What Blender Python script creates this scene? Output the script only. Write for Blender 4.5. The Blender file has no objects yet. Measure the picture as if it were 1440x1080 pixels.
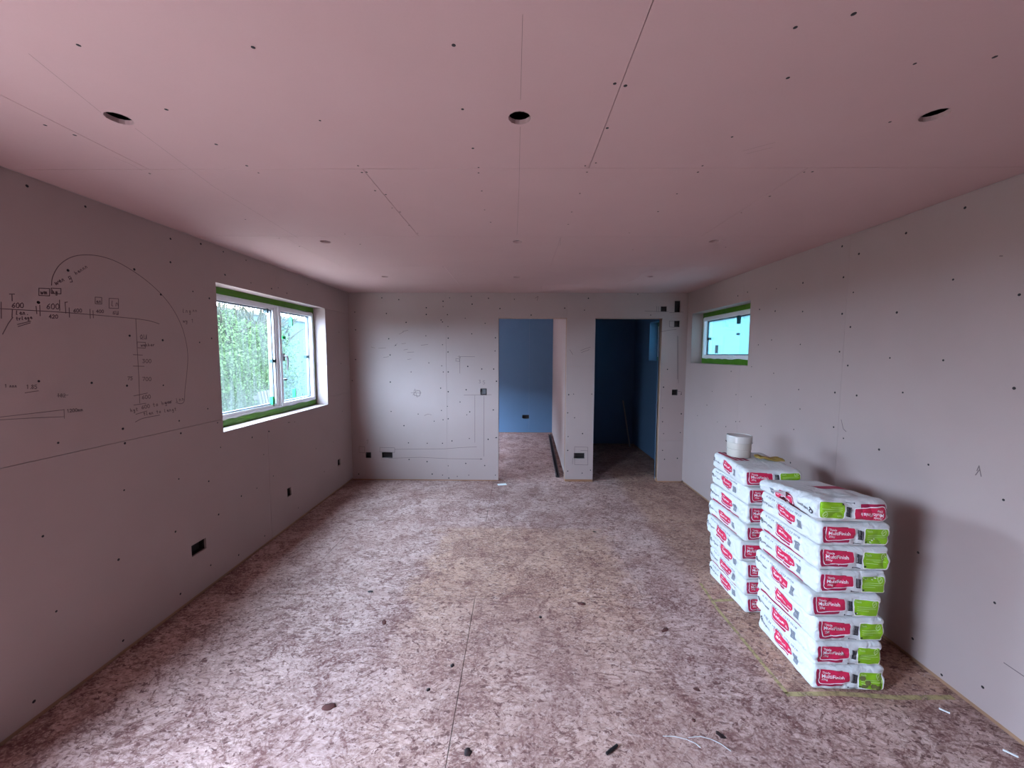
import bpy, bmesh, math, random
from mathutils import Vector, Matrix, noise
random.seed(7)
scene = bpy.context.scene
COL = scene.collection

# ------------------------------------------------------------------ camera
F_PX, PITCH, YAW, ROLL, EYE = 555.6, 4.324, 0.7475, 0.1885, 1.6365
def cam_axes():
    pi, ya, ro = map(math.radians, (PITCH, YAW, ROLL))
    fw = Vector((-math.sin(ya)*math.cos(pi), math.cos(ya)*math.cos(pi), -math.sin(pi)))
    r0 = Vector((math.cos(ya), math.sin(ya), 0)); u0 = r0.cross(fw)
    return r0*math.cos(ro)+u0*math.sin(ro), -r0*math.sin(ro)+u0*math.cos(ro), fw
RIGHT, UP, FWD = cam_axes()
CAM = Vector((0, 0, EYE))
cam_data = bpy.data.cameras.new('camera')
cam_data.sensor_fit = 'HORIZONTAL'; cam_data.sensor_width = 36.0
cam_data.lens = F_PX/1440*36.0; cam_data.clip_start = 0.02; cam_data.clip_end = 300
cam = bpy.data.objects.new('camera', cam_data); COL.objects.link(cam)
cam.matrix_world = Matrix(((RIGHT.x, UP.x, -FWD.x, 0), (RIGHT.y, UP.y, -FWD.y, 0), (RIGHT.z, UP.z, -FWD.z, EYE), (0, 0, 0, 1)))
scene.camera = cam

# ------------------------------------------------------------------ daylight (even overcast sky) and exposure
SKY = 40.0
world = bpy.data.worlds.new('overcast_sky'); scene.world = world; world.use_nodes = True
bg = world.node_tree.nodes['Background']
bg.inputs['Color'].default_value = (0.655, 0.89, 1.22, 1); bg.inputs['Strength'].default_value = SKY
vs = scene.view_settings
vs.view_transform = 'Standard'; vs.look = 'None'; vs.gamma = 1.0; vs.use_curve_mapping = False
vs.exposure = 1.0
scene.cycles.max_bounces = 12; scene.cycles.diffuse_bounces = 8; scene.cycles.transparent_max_bounces = 12
scene.cycles.use_denoising = True
def portal(name, loc, rot, sx, sy):          # sampling guide for the sky seen through an open doorway
    l = bpy.data.lights.new(name, 'AREA'); l.shape = 'RECTANGLE'; l.size = sx; l.size_y = sy
    l.cycles.is_portal = True
    o = bpy.data.objects.new(name, l); COL.objects.link(o); o.location = loc; o.rotation_euler = rot
# main opening in the left wall beside the camera, and the hall entrance
XL, XR, D, H, REAR = -2.126, 2.119, 4.995, 2.4, -4.6
DOOR_Y0, DOOR_Y1, DOOR_Z = -0.55, 0.62, 2.05
HALL_D = 8.13; HALL_Y0, HALL_Y1 = 6.15, 7.35
portal('garden_doorway_portal', (XL-0.23, (DOOR_Y0+DOOR_Y1)/2, DOOR_Z/2), (0, math.radians(-90), 0), DOOR_Z, DOOR_Y1-DOOR_Y0)
portal('entrance_portal', (XL-0.23, (HALL_Y0+HALL_Y1)/2, 0.65), (0, math.radians(-90), 0), 1.30, HALL_Y1-HALL_Y0)

portal('window_portal', (XL-0.23, 3.5925, 1.60), (0, math.radians(-90), 0), 1.07, 1.585)
portal('small_window_portal', (XR+0.23, 4.264, 1.835), (0, math.radians(90), 0), 0.60, 1.2)

# ------------------------------------------------------------------ helpers
def ray(x, y): return FWD + RIGHT*((x-720)/F_PX) - UP*((y-540)/F_PX)
def on(axis, val, x, y):
    d = ray(x, y); return CAM + d*((val-CAM[axis])/d[axis])

def obj(name, bm, mat, parent=None, smooth=False, kind=None):
    me = bpy.data.meshes.new(name); bm.to_mesh(me); bm.free()
    if mat is not None: me.materials.append(mat)
    if smooth:
        for p in me.polygons: p.use_smooth = True
    o = bpy.data.objects.new(name, me); COL.objects.link(o)
    if parent is not None: o.parent = parent
    if kind: o['kind'] = kind
    return o
def tag(o, label=None, cat=None, group=None, kind=None):
    if label: o['label'] = label
    if cat: o['category'] = cat
    if group: o['group'] = group
    if kind: o['kind'] = kind
    return o
def fix(bm):
    bmesh.ops.remove_doubles(bm, verts=bm.verts, dist=1e-6)
    bmesh.ops.recalc_face_normals(bm, faces=bm.faces); return bm
def add_box(bm, x0, x1, y0, y1, z0, z1):
    v = [bm.verts.new((x, y, z)) for x in (x0, x1) for y in (y0, y1) for z in (z0, z1)]
    for f in ((0, 1, 3, 2), (4, 6, 7, 5), (0, 4, 5, 1), (2, 3, 7, 6), (0, 2, 6, 4), (1, 5, 7, 3)):
        bm.faces.new([v[i] for i in f])
    return v
def box(name, mat, parent, *b, bevel=0, **k):
    bm = bmesh.new(); add_box(bm, *b); fix(bm)
    if bevel: bmesh.ops.bevel(bm, geom=bm.edges[:], offset=bevel, segments=2, affect='EDGES')
    return obj(name, bm, mat, parent, **k)
def add_tube(bm, pts, r, n=8, cap=True):
    pts = [Vector(p) for p in pts]; rings = []
    for i, p in enumerate(pts):
        t = (pts[min(i+1, len(pts)-1)]-pts[max(i-1, 0)]).normalized()
        a = t.orthogonal().normalized() if not rings else (pa - t*pa.dot(t)).normalized()
        pa = a; b = t.cross(a); rr = r[i] if isinstance(r, (list, tuple)) else r
        rings.append([bm.verts.new(p+(a*math.cos(k*2*math.pi/n)+b*math.sin(k*2*math.pi/n))*rr) for k in range(n)])
    for A, B in zip(rings, rings[1:]):
        for k in range(n): bm.faces.new((A[k], A[(k+1) % n], B[(k+1) % n], B[k]))
    if cap: bm.faces.new(rings[0]); bm.faces.new(rings[-1])
    return bm
def add_lathe(bm, prof, n=40, c=(0, 0, 0)):
    rings = []
    for r, z in prof:
        rings.append([bm.verts.new((c[0]+r*math.cos(k*2*math.pi/n), c[1]+r*math.sin(k*2*math.pi/n), c[2]+z)) for k in range(n)])
    for A, B in zip(rings, rings[1:]):
        for k in range(n): bm.faces.new((A[k], A[(k+1) % n], B[(k+1) % n], B[k]))
    bm.faces.new(rings[0]); bm.faces.new(rings[-1]); return bm

# wall frames: (a, b, depth into the wall) -> world
FR = {
 'left':  lambda a, b, d: (XL-d, a, b),
 'right': lambda a, b, d: (XR+d, a, b),
 'back':  lambda a, b, d: (a, D+d, b),
 'ceil':  lambda a, b, d: (a, b, H+d),
 'rear':  lambda a, b, d: (a, REAR-d, b),
}
def plate(bm, fr, rect, holes=(), circ=(), t=0.015):
    """rectangular board with rectangular and round cut-outs right through it"""
    a0, a1, b0, b1 = rect
    hs = [h for h in holes if h[0] < a1 and h[1] > a0 and h[2] < b1 and h[3] > b0]
    cs = [(x-r*1.25, x+r*1.25, y-r*1.25, y+r*1.25, x, y, r) for x, y, r in circ if a0 < x < a1 and b0 < y < b1]
    A = sorted({a0, a1, *(min(max(v, a0), a1) for h in hs+cs for v in h[:2])})
    B = sorted({b0, b1, *(min(max(v, b0), b1) for h in hs+cs for v in h[2:4])})
    def state(i, j):
        if not (0 <= i < len(A)-1 and 0 <= j < len(B)-1): return 0
        x, y = (A[i]+A[i+1])/2, (B[j]+B[j+1])/2
        for h in hs:
            if h[0] < x < h[1] and h[2] < y < h[3]: return 0
        for h in cs:
            if h[0] < x < h[1] and h[2] < y < h[3]: return 2
        return 1
    def q(*p): bm.faces.new([bm.verts.new(fr(*v)) for v in p])
    for i in range(len(A)-1):
        for j in range(len(B)-1):
            s = state(i, j)
            if not s: continue
            x0, x1, y0, y1 = A[i], A[i+1], B[j], B[j+1]
            if s == 1:
                for d in (0, t): q((x0, y0, d), (x1, y0, d), (x1, y1, d), (x0, y1, d))
            for di, dj, e in ((-1, 0, ((x0, y0), (x0, y1))), (1, 0, ((x1, y0), (x1, y1))), (0, -1, ((x0, y0), (x1, y0))), (0, 1, ((x0, y1), (x1, y1)))):
                if not state(i+di, j+dj):
                    q((*e[0], 0), (*e[1], 0), (*e[1], t), (*e[0], t))
    for h in cs:
        x, y, r = h[4:]; n = 32
        def sq(k):
            an = 2*math.pi*k/n; c, s = math.cos(an), math.sin(an); m = max(abs(c), abs(s)); return x+c/m*r*1.25, y+s/m*r*1.25
        def ci(k):
            an = 2*math.pi*k/n; rr = r*(1+0.02*math.sin(k*2.7)); return x+math.cos(an)*rr, y+math.sin(an)*rr
        for k in range(n):
            for d in (0, t): q((*ci(k), d), (*ci(k+1), d), (*sq(k+1), d), (*sq(k), d))
            q((*ci(k), 0), (*ci(k+1), 0), (*ci(k+1), t), (*ci(k), t))
    return fix(bm)
def board(name, mat, parent, wall, rect, holes=(), circ=(), g=0.001, t=0.015):
    bm = bmesh.new(); a0, a1, b0, b1 = rect
    plate(bm, FR[wall], (a0+g, a1-g, b0+g, b1-g), holes, circ, t)
    return obj(name, bm, mat, parent)

# ------------------------------------------------------------------ materials
class N:
    def __init__(s, name):
        s.m = bpy.data.materials.new(name); s.m.use_nodes = True; s.t = s.m.node_tree; s.t.nodes.clear()
        s.out = s.t.nodes.new('ShaderNodeOutputMaterial')
    def n(s, typ, **k):
        nd = s.t.nodes.new(typ)
        for a, v in k.items(): setattr(nd, a, v)
        return nd
    def l(s, a, b): s.t.links.new(a, b)
    def coord(s, scale=(1, 1, 1), rot=(0, 0, 0), loc=(0, 0, 0)):
        g = s.n('ShaderNodeNewGeometry'); m = s.n('ShaderNodeMapping')
        m.inputs['Scale'].default_value = scale; m.inputs['Rotation'].default_value = rot; m.inputs['Location'].default_value = loc
        src = g.outputs['Position']
        if rot != (0, 0, 0):
            r = s.n('ShaderNodeMapping'); r.inputs['Rotation'].default_value = rot; s.l(src, r.inputs['Vector']); src = r.outputs[0]
            m.inputs['Rotation'].default_value = (0, 0, 0)
        s.l(src, m.inputs['Vector']); return m.outputs[0]
    def noise(s, vec, scale, detail=4, rough=0.55, dist=0):
        t = s.n('ShaderNodeTexNoise'); t.inputs['Scale'].default_value = scale; t.inputs['Detail'].default_value = detail
        t.inputs['Roughness'].default_value = rough; t.inputs['Distortion'].default_value = dist
        s.l(vec, t.inputs['Vector']); return t.outputs['Fac']
    def ramp(s, fac, lo, hi, a=0.0, b=1.0):
        m = s.n('ShaderNodeMapRange'); m.inputs['From Min'].default_value = lo; m.inputs['From Max'].default_value = hi
        m.inputs['To Min'].default_value = a; m.inputs['To Max'].default_value = b; s.l(fac, m.inputs['Value']); return m.outputs[0]
    def mix(s, fac, a, b, mode='MIX'):
        m = s.n('ShaderNodeMix', data_type='RGBA', blend_type=mode)
        for sock, v in ((m.inputs[0], fac), (m.inputs[6], a), (m.inputs[7], b)):
            if isinstance(v, (int, float)): sock.default_value = v
            elif isinstance(v, tuple): sock.default_value = (*v, 1) if len(v) == 3 else v
            else: s.l(v, sock)
        return m.outputs[2]
    def math(s, op, a, b=0.0):
        m = s.n('ShaderNodeMath', operation=op)
        for i, v in enumerate((a, b)):
            if isinstance(v, (int, float)): m.inputs[i].default_value = v
            else: s.l(v, m.inputs[i])
        return m.outputs[0]
    def bump(s, h, strength=0.3, dist=0.002):
        b = s.n('ShaderNodeBump'); b.inputs['Strength'].default_value = strength; b.inputs['Distance'].default_value = dist
        s.l(h, b.inputs['Height']); return b.outputs[0]
    def bsdf(s, col, rough=0.8, metal=0.0, normal=None, spec=0.3):
        p = s.n('ShaderNodeBsdfPrincipled')
        if isinstance(col, tuple): p.inputs['Base Color'].default_value = (*col, 1)
        else: s.l(col, p.inputs['Base Color'])
        if isinstance(rough, (int, float)): p.inputs['Roughness'].default_value = rough
        else: s.l(rough, p.inputs['Roughness'])
        p.inputs['Metallic'].default_value = metal; p.inputs['Specular IOR Level'].default_value = spec
        if normal is not None: s.l(normal, p.inputs['Normal'])
        s.l(p.outputs[0], s.out.inputs[0]); return s.m

def paper_board(name, col, dark):
    m = N(name); c = m.coord()
    f1 = m.ramp(m.noise(c, 2.2, 5), 0.35, 0.7); f2 = m.noise(c, 160, 2); f3 = m.ramp(m.noise(c, 7.0, 6, 0.7, 1.2), 0.62, 0.78)
    k = m.mix(m.math('MULTIPLY', f1, 0.30), col, dark)
    k = m.mix(m.math('MULTIPLY', f3, 0.16), k, dark)
    k = m.mix(m.math('MULTIPLY', f2, 0.18), k, tuple(v*0.8 for v in col))
    return m.bsdf(k, 0.85, normal=m.bump(f2, 0.12, 0.001), spec=0.2)
PINK = paper_board('pink_plasterboard_paper', (0.375, 0.278, 0.260), (0.315, 0.226, 0.213))
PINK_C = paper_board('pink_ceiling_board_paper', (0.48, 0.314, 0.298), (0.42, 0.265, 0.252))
BLUE = paper_board('blue_plasterboard_paper', (0.10, 0.17, 0.27), (0.08, 0.14, 0.22))
def simple(name, col, rough=0.6, metal=0.0, var=0.12, scale=30, spec=0.3, bump=0.0):
    m = N(name); c = m.coord(); f = m.noise(c, scale, 4)
    k = m.mix(m.math('MULTIPLY', f, var*2), col, tuple(v*0.55 for v in col))
    return m.bsdf(k, rough, metal, m.bump(f, bump, 0.002) if bump else None, spec)
SCREW = simple('dark_screw_head', (0.012, 0.008, 0.009), 0.6)
PENCIL = simple('graphite_line', (0.115, 0.07, 0.075), 0.7)
PENCIL2 = simple('faint_graphite_line', (0.15, 0.105, 0.105), 0.8)
STEEL = simple('dull_galvanised_steel', (0.045, 0.035, 0.035), 0.55, 0.5)
VOID = simple('dark_roof_void_timber', (0.05, 0.04, 0.035), 0.9)
UPVC = simple('white_window_plastic', (0.80, 0.80, 0.82), 0.32, var=0.03, spec=0.5)
GASKET = simple('grey_glazing_gasket', (0.10, 0.11, 0.14), 0.5)
TAPE = simple('green_airtight_tape', (0.075, 0.21, 0.012), 0.42, var=0.25, scale=22, bump=0.4)
CLIP = simple('dark_plastic_packer', (0.008, 0.035, 0.04), 0.4)
GREENCLIP = simple('bright_green_packer', (0.02, 0.50, 0.12), 0.4)
HANDLE = simple('grey_window_handle', (0.17, 0.14, 0.15), 0.4)
CONC = simple('pale_concrete', (0.55, 0.53, 0.50), 0.9, scale=3)
BLOCK = simple('outer_blockwork', (0.45, 0.43, 0.41), 0.9, scale=4)
WHITE = simple('white_paper', (0.82, 0.84, 0.84), 0.7, var=0.03)
BLACK = simple('black_plastic', (0.012, 0.010, 0.011), 0.5)
LEAF = simple('dark_wet_leaf', (0.02, 0.008, 0.008), 0.5)
RAILM = simple('dark_painted_steel', (0.045, 0.032, 0.036), 0.5)
CHALK = None
def wood(name, a, b, axis, spec=0.3):
    m = N(name); sc = [22, 22, 22]; sc[axis] = 1.6
    c = m.coord(tuple(sc)); f = m.noise(c, 1.0, 6, 0.6, 0.6); g = m.noise(m.coord(), 3.0, 3)
    return m.bsdf(m.mix(m.ramp(m.math('ADD', m.math('MULTIPLY', f, 0.8), m.math('MULTIPLY', g, 0.2)), 0.3, 0.7), a, b), 0.75, normal=m.bump(f, 0.3, 0.002), spec=spec)
PLATE_X = wood('sole_plate_timber_x', (0.40, 0.20, 0.11), (0.20, 0.09, 0.05), 0)
PLATE_Y = wood('sole_plate_timber_y', (0.40, 0.22, 0.13), (0.20, 0.10, 0.06), 1)
STUD = wood('door_stud_timber', (0.42, 0.25, 0.17), (0.24, 0.13, 0.09), 2)
PALLET = wood('weathered_timber', (0.055, 0.049, 0.046), (0.035, 0.031, 0.029), 2, 0.0)

def osb():
    m = N('dusty_osb_strands'); P = m.coord()
    # strands: two families of elongated flakes, cut by cell edges
    def flakes(rot, sx, sy, seed):
        c = m.coord((sx, sy, 1), (0, 0, rot), (seed, seed*0.7, 0))
        v = m.n('ShaderNodeTexVoronoi'); v.inputs['Scale'].default_value = 1.0; v.inputs['Randomness'].default_value = 1.0
        m.l(c, v.inputs['Vector'])
        sep = m.n('ShaderNodeSeparateColor'); m.l(v.outputs['Color'], sep.inputs[0]); return sep.outputs[0]
    f1 = flakes(0.18, 13, 42, 3.1); f2 = flakes(-0.35, 15, 50, 9.7); f3 = flakes(0.95, 18, 46, 5.3)
    fl = m.math('ADD', m.math('MULTIPLY', f1, 0.45), m.math('ADD', m.math('MULTIPLY', f2, 0.35), m.math('MULTIPLY', f3, 0.2)))
    grain = m.noise(m.coord((30, 150, 1), (0, 0, 0.12)), 1.0, 5, 0.65, 0.8)
    grain2 = m.noise(m.coord((120, 40, 1), (0, 0, 0.5)), 1.0, 4, 0.6, 0.8)
    fine = m.noise(P, 75, 3, 0.65)
    k = m.mix(m.ramp(fl, 0.22, 0.78), (0.393, 0.228, 0.192), (0.559, 0.363, 0.314))
    # tan, less dusty rectangle where something was stored
    sx = m.n('ShaderNodeSeparateXYZ'); w = m.noise(P, 5.0, 5, 0.7); m.l(P, sx.inputs[0])
    wob = m.ramp(w, 0.2, 0.8, -0.22, 0.22)
    wob_s = m.ramp(w, 0.2, 0.8, -0.05, 0.05)
    px = m.math('ADD', sx.outputs[0], wob); py = m.math('ADD', sx.outputs[1], wob_s)
    inx = m.math('MULTIPLY', m.ramp(px, -0.78, -0.62), m.ramp(px, 0.92, 0.72))
    iny = m.math('MULTIPLY', m.ramp(py, 3.66, 3.58), m.ramp(sx.outputs[1], 1.9, 2.6, 0.35, 1.0))
    patch = m.math('MULTIPLY', inx, iny)
    # second less dusty area round the bags
    inb = m.math('MULTIPLY', m.ramp(m.math('ADD', sx.outputs[0], wob_s), 1.22, 1.36), m.ramp(m.math('ADD', sx.outputs[1], wob_s), 1.70, 1.86))
    # pale plaster dust everywhere else
    d = m.ramp(m.noise(P, 1.6, 6, 0.62), 0.30, 0.66)
    d = m.math('MULTIPLY', d, m.ramp(grain, 0.30, 0.62, 0.15, 1.0))
    clean = m.math('SUBTRACT', 1.0, m.math('MAXIMUM', m.math('MULTIPLY', patch, 0.80), m.math('MULTIPLY', inb, 0.9)))
    k = m.mix(m.math('MULTIPLY', m.math('MAXIMUM', patch, inb), 0.65), k, (0.510, 0.295, 0.188))
    k = m.mix(m.math('MULTIPLY', m.math('MULTIPLY', d, clean), 0.62), k, (0.627, 0.479, 0.444))
    # strand edges, bruises, mud, pale slivers
    for rot, sx_, sy_, lo, hi, amt, tone in ((0.10, 15, 52, .50, .59, .85, (0.161, 0.073, 0.062)), (-0.55, 18, 60, .52, .60, .80, (0.179, 0.086, 0.069)), (0.85, 22, 60, .53, .61, .75, (0.152, 0.069, 0.057)), (1.6, 24, 66, .55, .63, .7, (0.189, 0.095, 0.082))):
        st = m.noise(m.coord((sx_, sy_, 1), (0, 0, rot), (rot*31, rot*17, 0)), 1.0, 4, 0.68, 1.0)
        dens = m.ramp(m.noise(m.coord(loc=(rot*9, 2.0, 0)), 3.2, 5, 0.70), 0.40, 0.60, 0.10, 1.0)
        k = m.mix(m.math('MULTIPLY', m.ramp(st, lo, hi, 0.0, amt), dens), k, tone)
    for rot, lo in ((0.3, .57), (-0.9, .59)):
        st = m.noise(m.coord((20, 75, 1), (0, 0, rot), (rot*13+4, 7, 0)), 1.0, 4, 0.65, 0.8)
        k = m.mix(m.ramp(st, lo, lo+.07, 0.0, .42), k, (0.726, 0.544, 0.484))
    mud = m.ramp(m.noise(P, 3.0, 8, 0.76, 0.9), 0.49, 0.57)
    k = m.mix(m.math('MULTIPLY', mud, m.ramp(fine, 0.38, 0.60, 0.05, 0.80)), k, (0.161, 0.065, 0.057))
    mud2 = m.ramp(m.noise(m.coord(loc=(5, 3, 0)), 8.5, 6, 0.68, 0.7), 0.545, 0.62)
    k = m.mix(m.math('MULTIPLY', mud2, m.ramp(fine, 0.40, 0.56, 0.2, 0.9)), k, (0.132, 0.047, 0.041))
    sp = m.ramp(m.noise(m.coord((1, 1.5, 1), loc=(3, 8, 0)), 34, 4, 0.62, 0.6), 0.575, 0.62)
    k = m.mix(m.math('MULTIPLY', sp, 0.9), k, (0.110, 0.045, 0.040))
    wear = m.ramp(m.noise(P, 0.75, 4, 0.6), 0.42, 0.66, 0.0, 0.40)
    k = m.mix(wear, k, (0.244, 0.126, 0.106))
    return m.bsdf(k, m.ramp(d, 0, 1, 0.62, 0.85), normal=m.bump(m.math('ADD', fl, grain), 0.35, 0.002), spec=0.25)
OSB = osb()

def pane_mat(name, fac_lo, fac_hi, scat, tint, clear_z=None, streak=(1, 42, 3.0), var=0.06):
    """thin glazing: clear glass mixed with a diffusing film of condensation or obscure texture"""
    m = N(name); c = m.coord(streak); f = m.noise(c, 1.0, 5, 0.65, 0.3); b = m.noise(m.coord((1, 5, 4)), 1.0, 4)
    fac = m.math('ADD', m.ramp(f, 0.35, 0.68, fac_lo, fac_hi), m.ramp(b, 0.3, 0.7, -var, var))
    if clear_z:
        s = m.n('ShaderNodeSeparateXYZ'); m.l(m.coord(), s.inputs[0])
        z = m.math('ADD', s.outputs[2], m.ramp(b, 0.3, 0.7, -0.02, 0.02))
        fac = m.math('ADD', fac, m.ramp(z, 1.50, 1.14, 0.0, 0.30))
        fac = m.math('MULTIPLY', fac, m.ramp(z, clear_z+0.03, clear_z, 0.30, 1.0))
    tr = m.n('ShaderNodeBsdfTransparent'); tr.inputs[0].default_value = (*tint, 1)
    tl = m.n('ShaderNodeBsdfTranslucent'); tl.inputs[0].default_value = (*scat, 1)
    gl = m.n('ShaderNodeBsdfGlossy'); gl.inputs['Roughness'].default_value = 0.05
    mx = m.n('ShaderNodeMixShader'); m.l(fac, mx.inputs[0]); m.l(tr.outputs[0], mx.inputs[1]); m.l(tl.outputs[0], mx.inputs[2])
    fr = m.n('ShaderNodeFresnel'); fr.inputs[0].default_value = 1.3
    m2 = m.n('ShaderNodeMixShader'); m.l(m.math('MULTIPLY', fr.outputs[0], 0.5), m2.inputs[0]); m.l(mx.outputs[0], m2.inputs[1]); m.l(gl.outputs[0], m2.inputs[2])
    m.l(m2.outputs[0], m.out.inputs[0]); return m.m
GLASS_WET = pane_mat('condensation_glass', 0.05, 0.66, (0.024, 0.027, 0.0245), (0.84, 0.90, 0.86), 1.985, var=0.12)
GLASS_FILM = pane_mat('filmed_casement_glass', 0.15, 0.55, (0.020, 0.027, 0.028), (0.80, 0.90, 0.92), 2.005)
GLASS_OBSC = pane_mat('obscure_cyan_glass', 1.0, 1.0, (0.0215, 0.052, 0.055), (0.5, 0.8, 0.85), streak=(1, 6, 6), var=0.0)

# ------------------------------------------------------------------ the setting: floor
CH = 2.62                                     # top of the wall cores (roof void above the ceiling boards)
floor = box('floor', CONC, None, XL-0.05, XR+0.05, REAR-0.05, HALL_D+0.08, -0.20, -0.0225)
tag(floor, 'dusty strand board floor scuffed with boot prints and mud', 'floor', kind='structure')
rows = [(-4.645, -3.445, 0.85), (-3.445, -2.245, -0.28), (-2.245, -1.045, 0.85), (-1.045, 0.155, -0.28), (0.155, 1.355, 0.85), (1.355, 2.557, -0.278), (2.557, 3.765, 0.854), (3.765, 4.965, -0.30), (4.965, 6.165, 0.85), (6.165, 7.365, -0.28), (7.365, 8.565, 0.85)]
for y0, y1, seam in rows:
    y0c, y1c = max(y0, REAR-0.04), min(y1, HALL_D+0.07)
    cuts = sorted({XL-0.04, XR+0.04, *[c for c in (seam-2.4, seam, seam+2.4) if XL+0.1 < c < XR-0.1]})
    for a, b in zip(cuts, cuts[1:]):
        box('strand_board', OSB, floor, a+0.0016, b-0.0016, y0c+0.0030, y1c-0.0030, -0.022, 0.0)

# ------------------------------------------------------------------ ceiling
ceiling = box('ceiling', VOID, None, XL-0.3, XR+0.3, REAR-0.3, HALL_D+0.3, CH, CH+0.12)
tag(ceiling, 'pink plasterboard ceiling with round downlight holes', 'ceiling', kind='structure')
HOLES = [(-1.305, 1.336, 0.036), (0.004, 1.343, 0.036), (1.326, 1.338, 0.036),
         (-1.318, 2.756, 0.034), (-0.002, 2.758, 0.032), (1.327, 2.750, 0.034),
         (-1.32, 3.98, 0.032), (-0.01, 4.0, 0.032), (1.30, 3.97, 0.032)]
crow = [(REAR, -2.0, -0.645), (-2.0, -0.18, 0.29), (-0.18, 0.77, -0.645), (0.77, 1.692, 0.291), (1.692, 2.632, -0.645), (2.632, 3.55, 0.283), (3.55, 4.45, -0.645), (4.45, D+0.015, 0.28)]
for y0, y1, seam in crow:
    cuts = sorted({XL, XR, *[c for c in (seam-1.83, seam, seam+1.83) if XL+0.15 < c < XR-0.15]})
    for a, b in zip(cuts, cuts[1:]):
        board('ceiling_board', PINK_C, ceiling, 'ceil', (a, b, y0, y1), circ=HOLES, g=0.0011 if 0.7 < y0 < 1.7 else 0.0006)
board('ceiling_board', PINK_C, ceiling, 'ceil', (XL, XR, D+0.1, HALL_D), g=0)

# ------------------------------------------------------------------ window and socket positions
W1 = (2.80, 4.385, 1.066, 2.135); W2 = (3.665, 4.863, 1.536, 2.134); W3 = (5.55, 6.40, 1.54, 2.145)
SOCK_L = [(2.468, 2.590, 0.302, 0.378), (3.55, 3.615, 0.305, 0.385), (4.585, 4.652, 0.300, 0.375)]
SOCK_B = [(-1.954, -1.882, 0.292, 0.367), (-1.742, -1.605, 0.294, 0.368), (-0.466, -0.386, 1.114, 1.200), (0.731, 0.869, 0.302, 0.375),
          (1.783, 1.858, 2.172, 2.235), (1.953, 2.022, 2.164, 2.303), (1.953, 2.024, 1.981, 2.058), (1.955, 2.029, 1.124, 1.197)]
D1 = (-0.237, 0.620, 0.0, 2.088); D2 = (0.976, 1.808, 0.0, 2.085)

def core(name, fr, rect, holes, d0, d1, label):
    bm = bmesh.new()
    plate(bm, lambda a, b, d: fr(a, b, d0+d), rect, [(h[0]-.016, h[1]+.016, h[2]-.016, h[3]+.016) for h in holes], t=d1-d0)
    return tag(obj(name, bm, BLOCK), label, 'wall', kind='structure')
def back_box(wall, h, parent, depth=0.036):
    a0, a1, b0, b1 = h; fr = FR[wall]; bm = bmesh.new(); e = 0.001
    a0 -= e; a1 += e; b0 -= e; b1 += e; d0, d1 = 0.0152, 0.0152+depth
    c = [(a0, b0), (a1, b0), (a1, b1), (a0, b1)]
    for p, q in zip(c, c[1:]+c[:1]):
        bm.faces.new([bm.verts.new(fr(*v)) for v in ((*p, d0), (*q, d0), (*q, d1), (*p, d1))])
    bm.faces.new([bm.verts.new(fr(*p, d1)) for p in c])
    # two fixing lugs
    for a in (a0+0.004, a1-0.004):
        bm.faces.new([bm.verts.new(fr(*v)) for v in ((a-0.003, (b0+b1)/2-0.006, d0+0.002), (a+0.003, (b0+b1)/2-0.006, d0+0.002), (a+0.003, (b0+b1)/2+0.006, d0+0.002), (a-0.003, (b0+b1)/2+0.006, d0+0.002))])
    fix(bm); return obj('socket_back_box', bm, STEEL, parent)

# left wall: lower and upper rows of boards laid lengthways, window and garden doorway cut through
doorL = (DOOR_Y0, DOOR_Y1, -0.01, DOOR_Z); hallL = (HALL_Y0, HALL_Y1, -0.01, 1.30)
wall_left = core('wall_left', FR['left'], (REAR-0.3, HALL_D+0.2, -0.2, CH), [W1, doorL, hallL], 0.06, 0.215, 'long pink plasterboard wall with the larger window and pencilled kitchen plan')
SEAM = 1.16
for a, b, z0, z1 in [(REAR, -1.5, 0.030, SEAM), (-1.5, 0.9, 0.030, SEAM), (0.9, 3.30, 0.030, SEAM), (3.30, D, 0.030, SEAM-0.012),
                     (REAR, -1.3, SEAM, H), (-1.3, 1.1, SEAM, H), (1.1, 3.502, SEAM, H), (3.502, D, SEAM-0.012, 2.13), (3.502, D, 2.13, H), (D+0.12, HALL_D, 0.012, H)]:
    board('plasterboard_sheet', PINK, wall_left, 'left', (a, b, z0, z1), [W1, doorL, hallL]+SOCK_L, g=0.0013)
for h in SOCK_L: back_box('left', h, wall_left)
for a, b in ((REAR, DOOR_Y0), (DOOR_Y1, D), (D+0.12, HALL_Y0), (HALL_Y1, HALL_D)):
    box('sole_plate', PLATE_Y, wall_left, XL-0.058, XL-0.017, a, b, 0.0, 0.045)
# right wall: upright boards
wall_right = core('wall_right', FR['right'], (REAR-0.3, HALL_D+0.2, -0.2, CH), [W2, W3], 0.06, 0.215, 'long pink plasterboard wall with the small high window')
for a, b in ((REAR, -3.4), (-3.4, -2.2), (-2.2, -1.0), (-1.0, 0.2), (0.2, 1.405), (1.405, 2.606), (2.606, 3.79), (3.79, D)):
    board('plasterboard_sheet', PINK, wall_right, 'right', (a, b, 0.030, H), [W2], g=0.0008)
board('plasterboard_sheet', BLUE, wall_right, 'right', (D+0.12, 7.2, 0.02, H), [W3], g=0)
box('sole_plate', PLATE_Y, wall_right, XR+0.017, XR+0.058, REAR, D, 0.0, 0.045)
# rear wall behind the viewer
wall_rear = core('wall_rear', FR['rear'], (XL-0.06, XR+0.06, -0.2, CH), [], 0.06, 0.30, 'plain pink plasterboard wall opposite the two doorways')
for a, b in ((XL, -0.93), (-0.93, 0.27), (0.27, 1.47), (1.47, XR)):
    board('plasterboard_sheet', PINK, wall_rear, 'rear', (a, b, 0.012, H))
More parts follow.
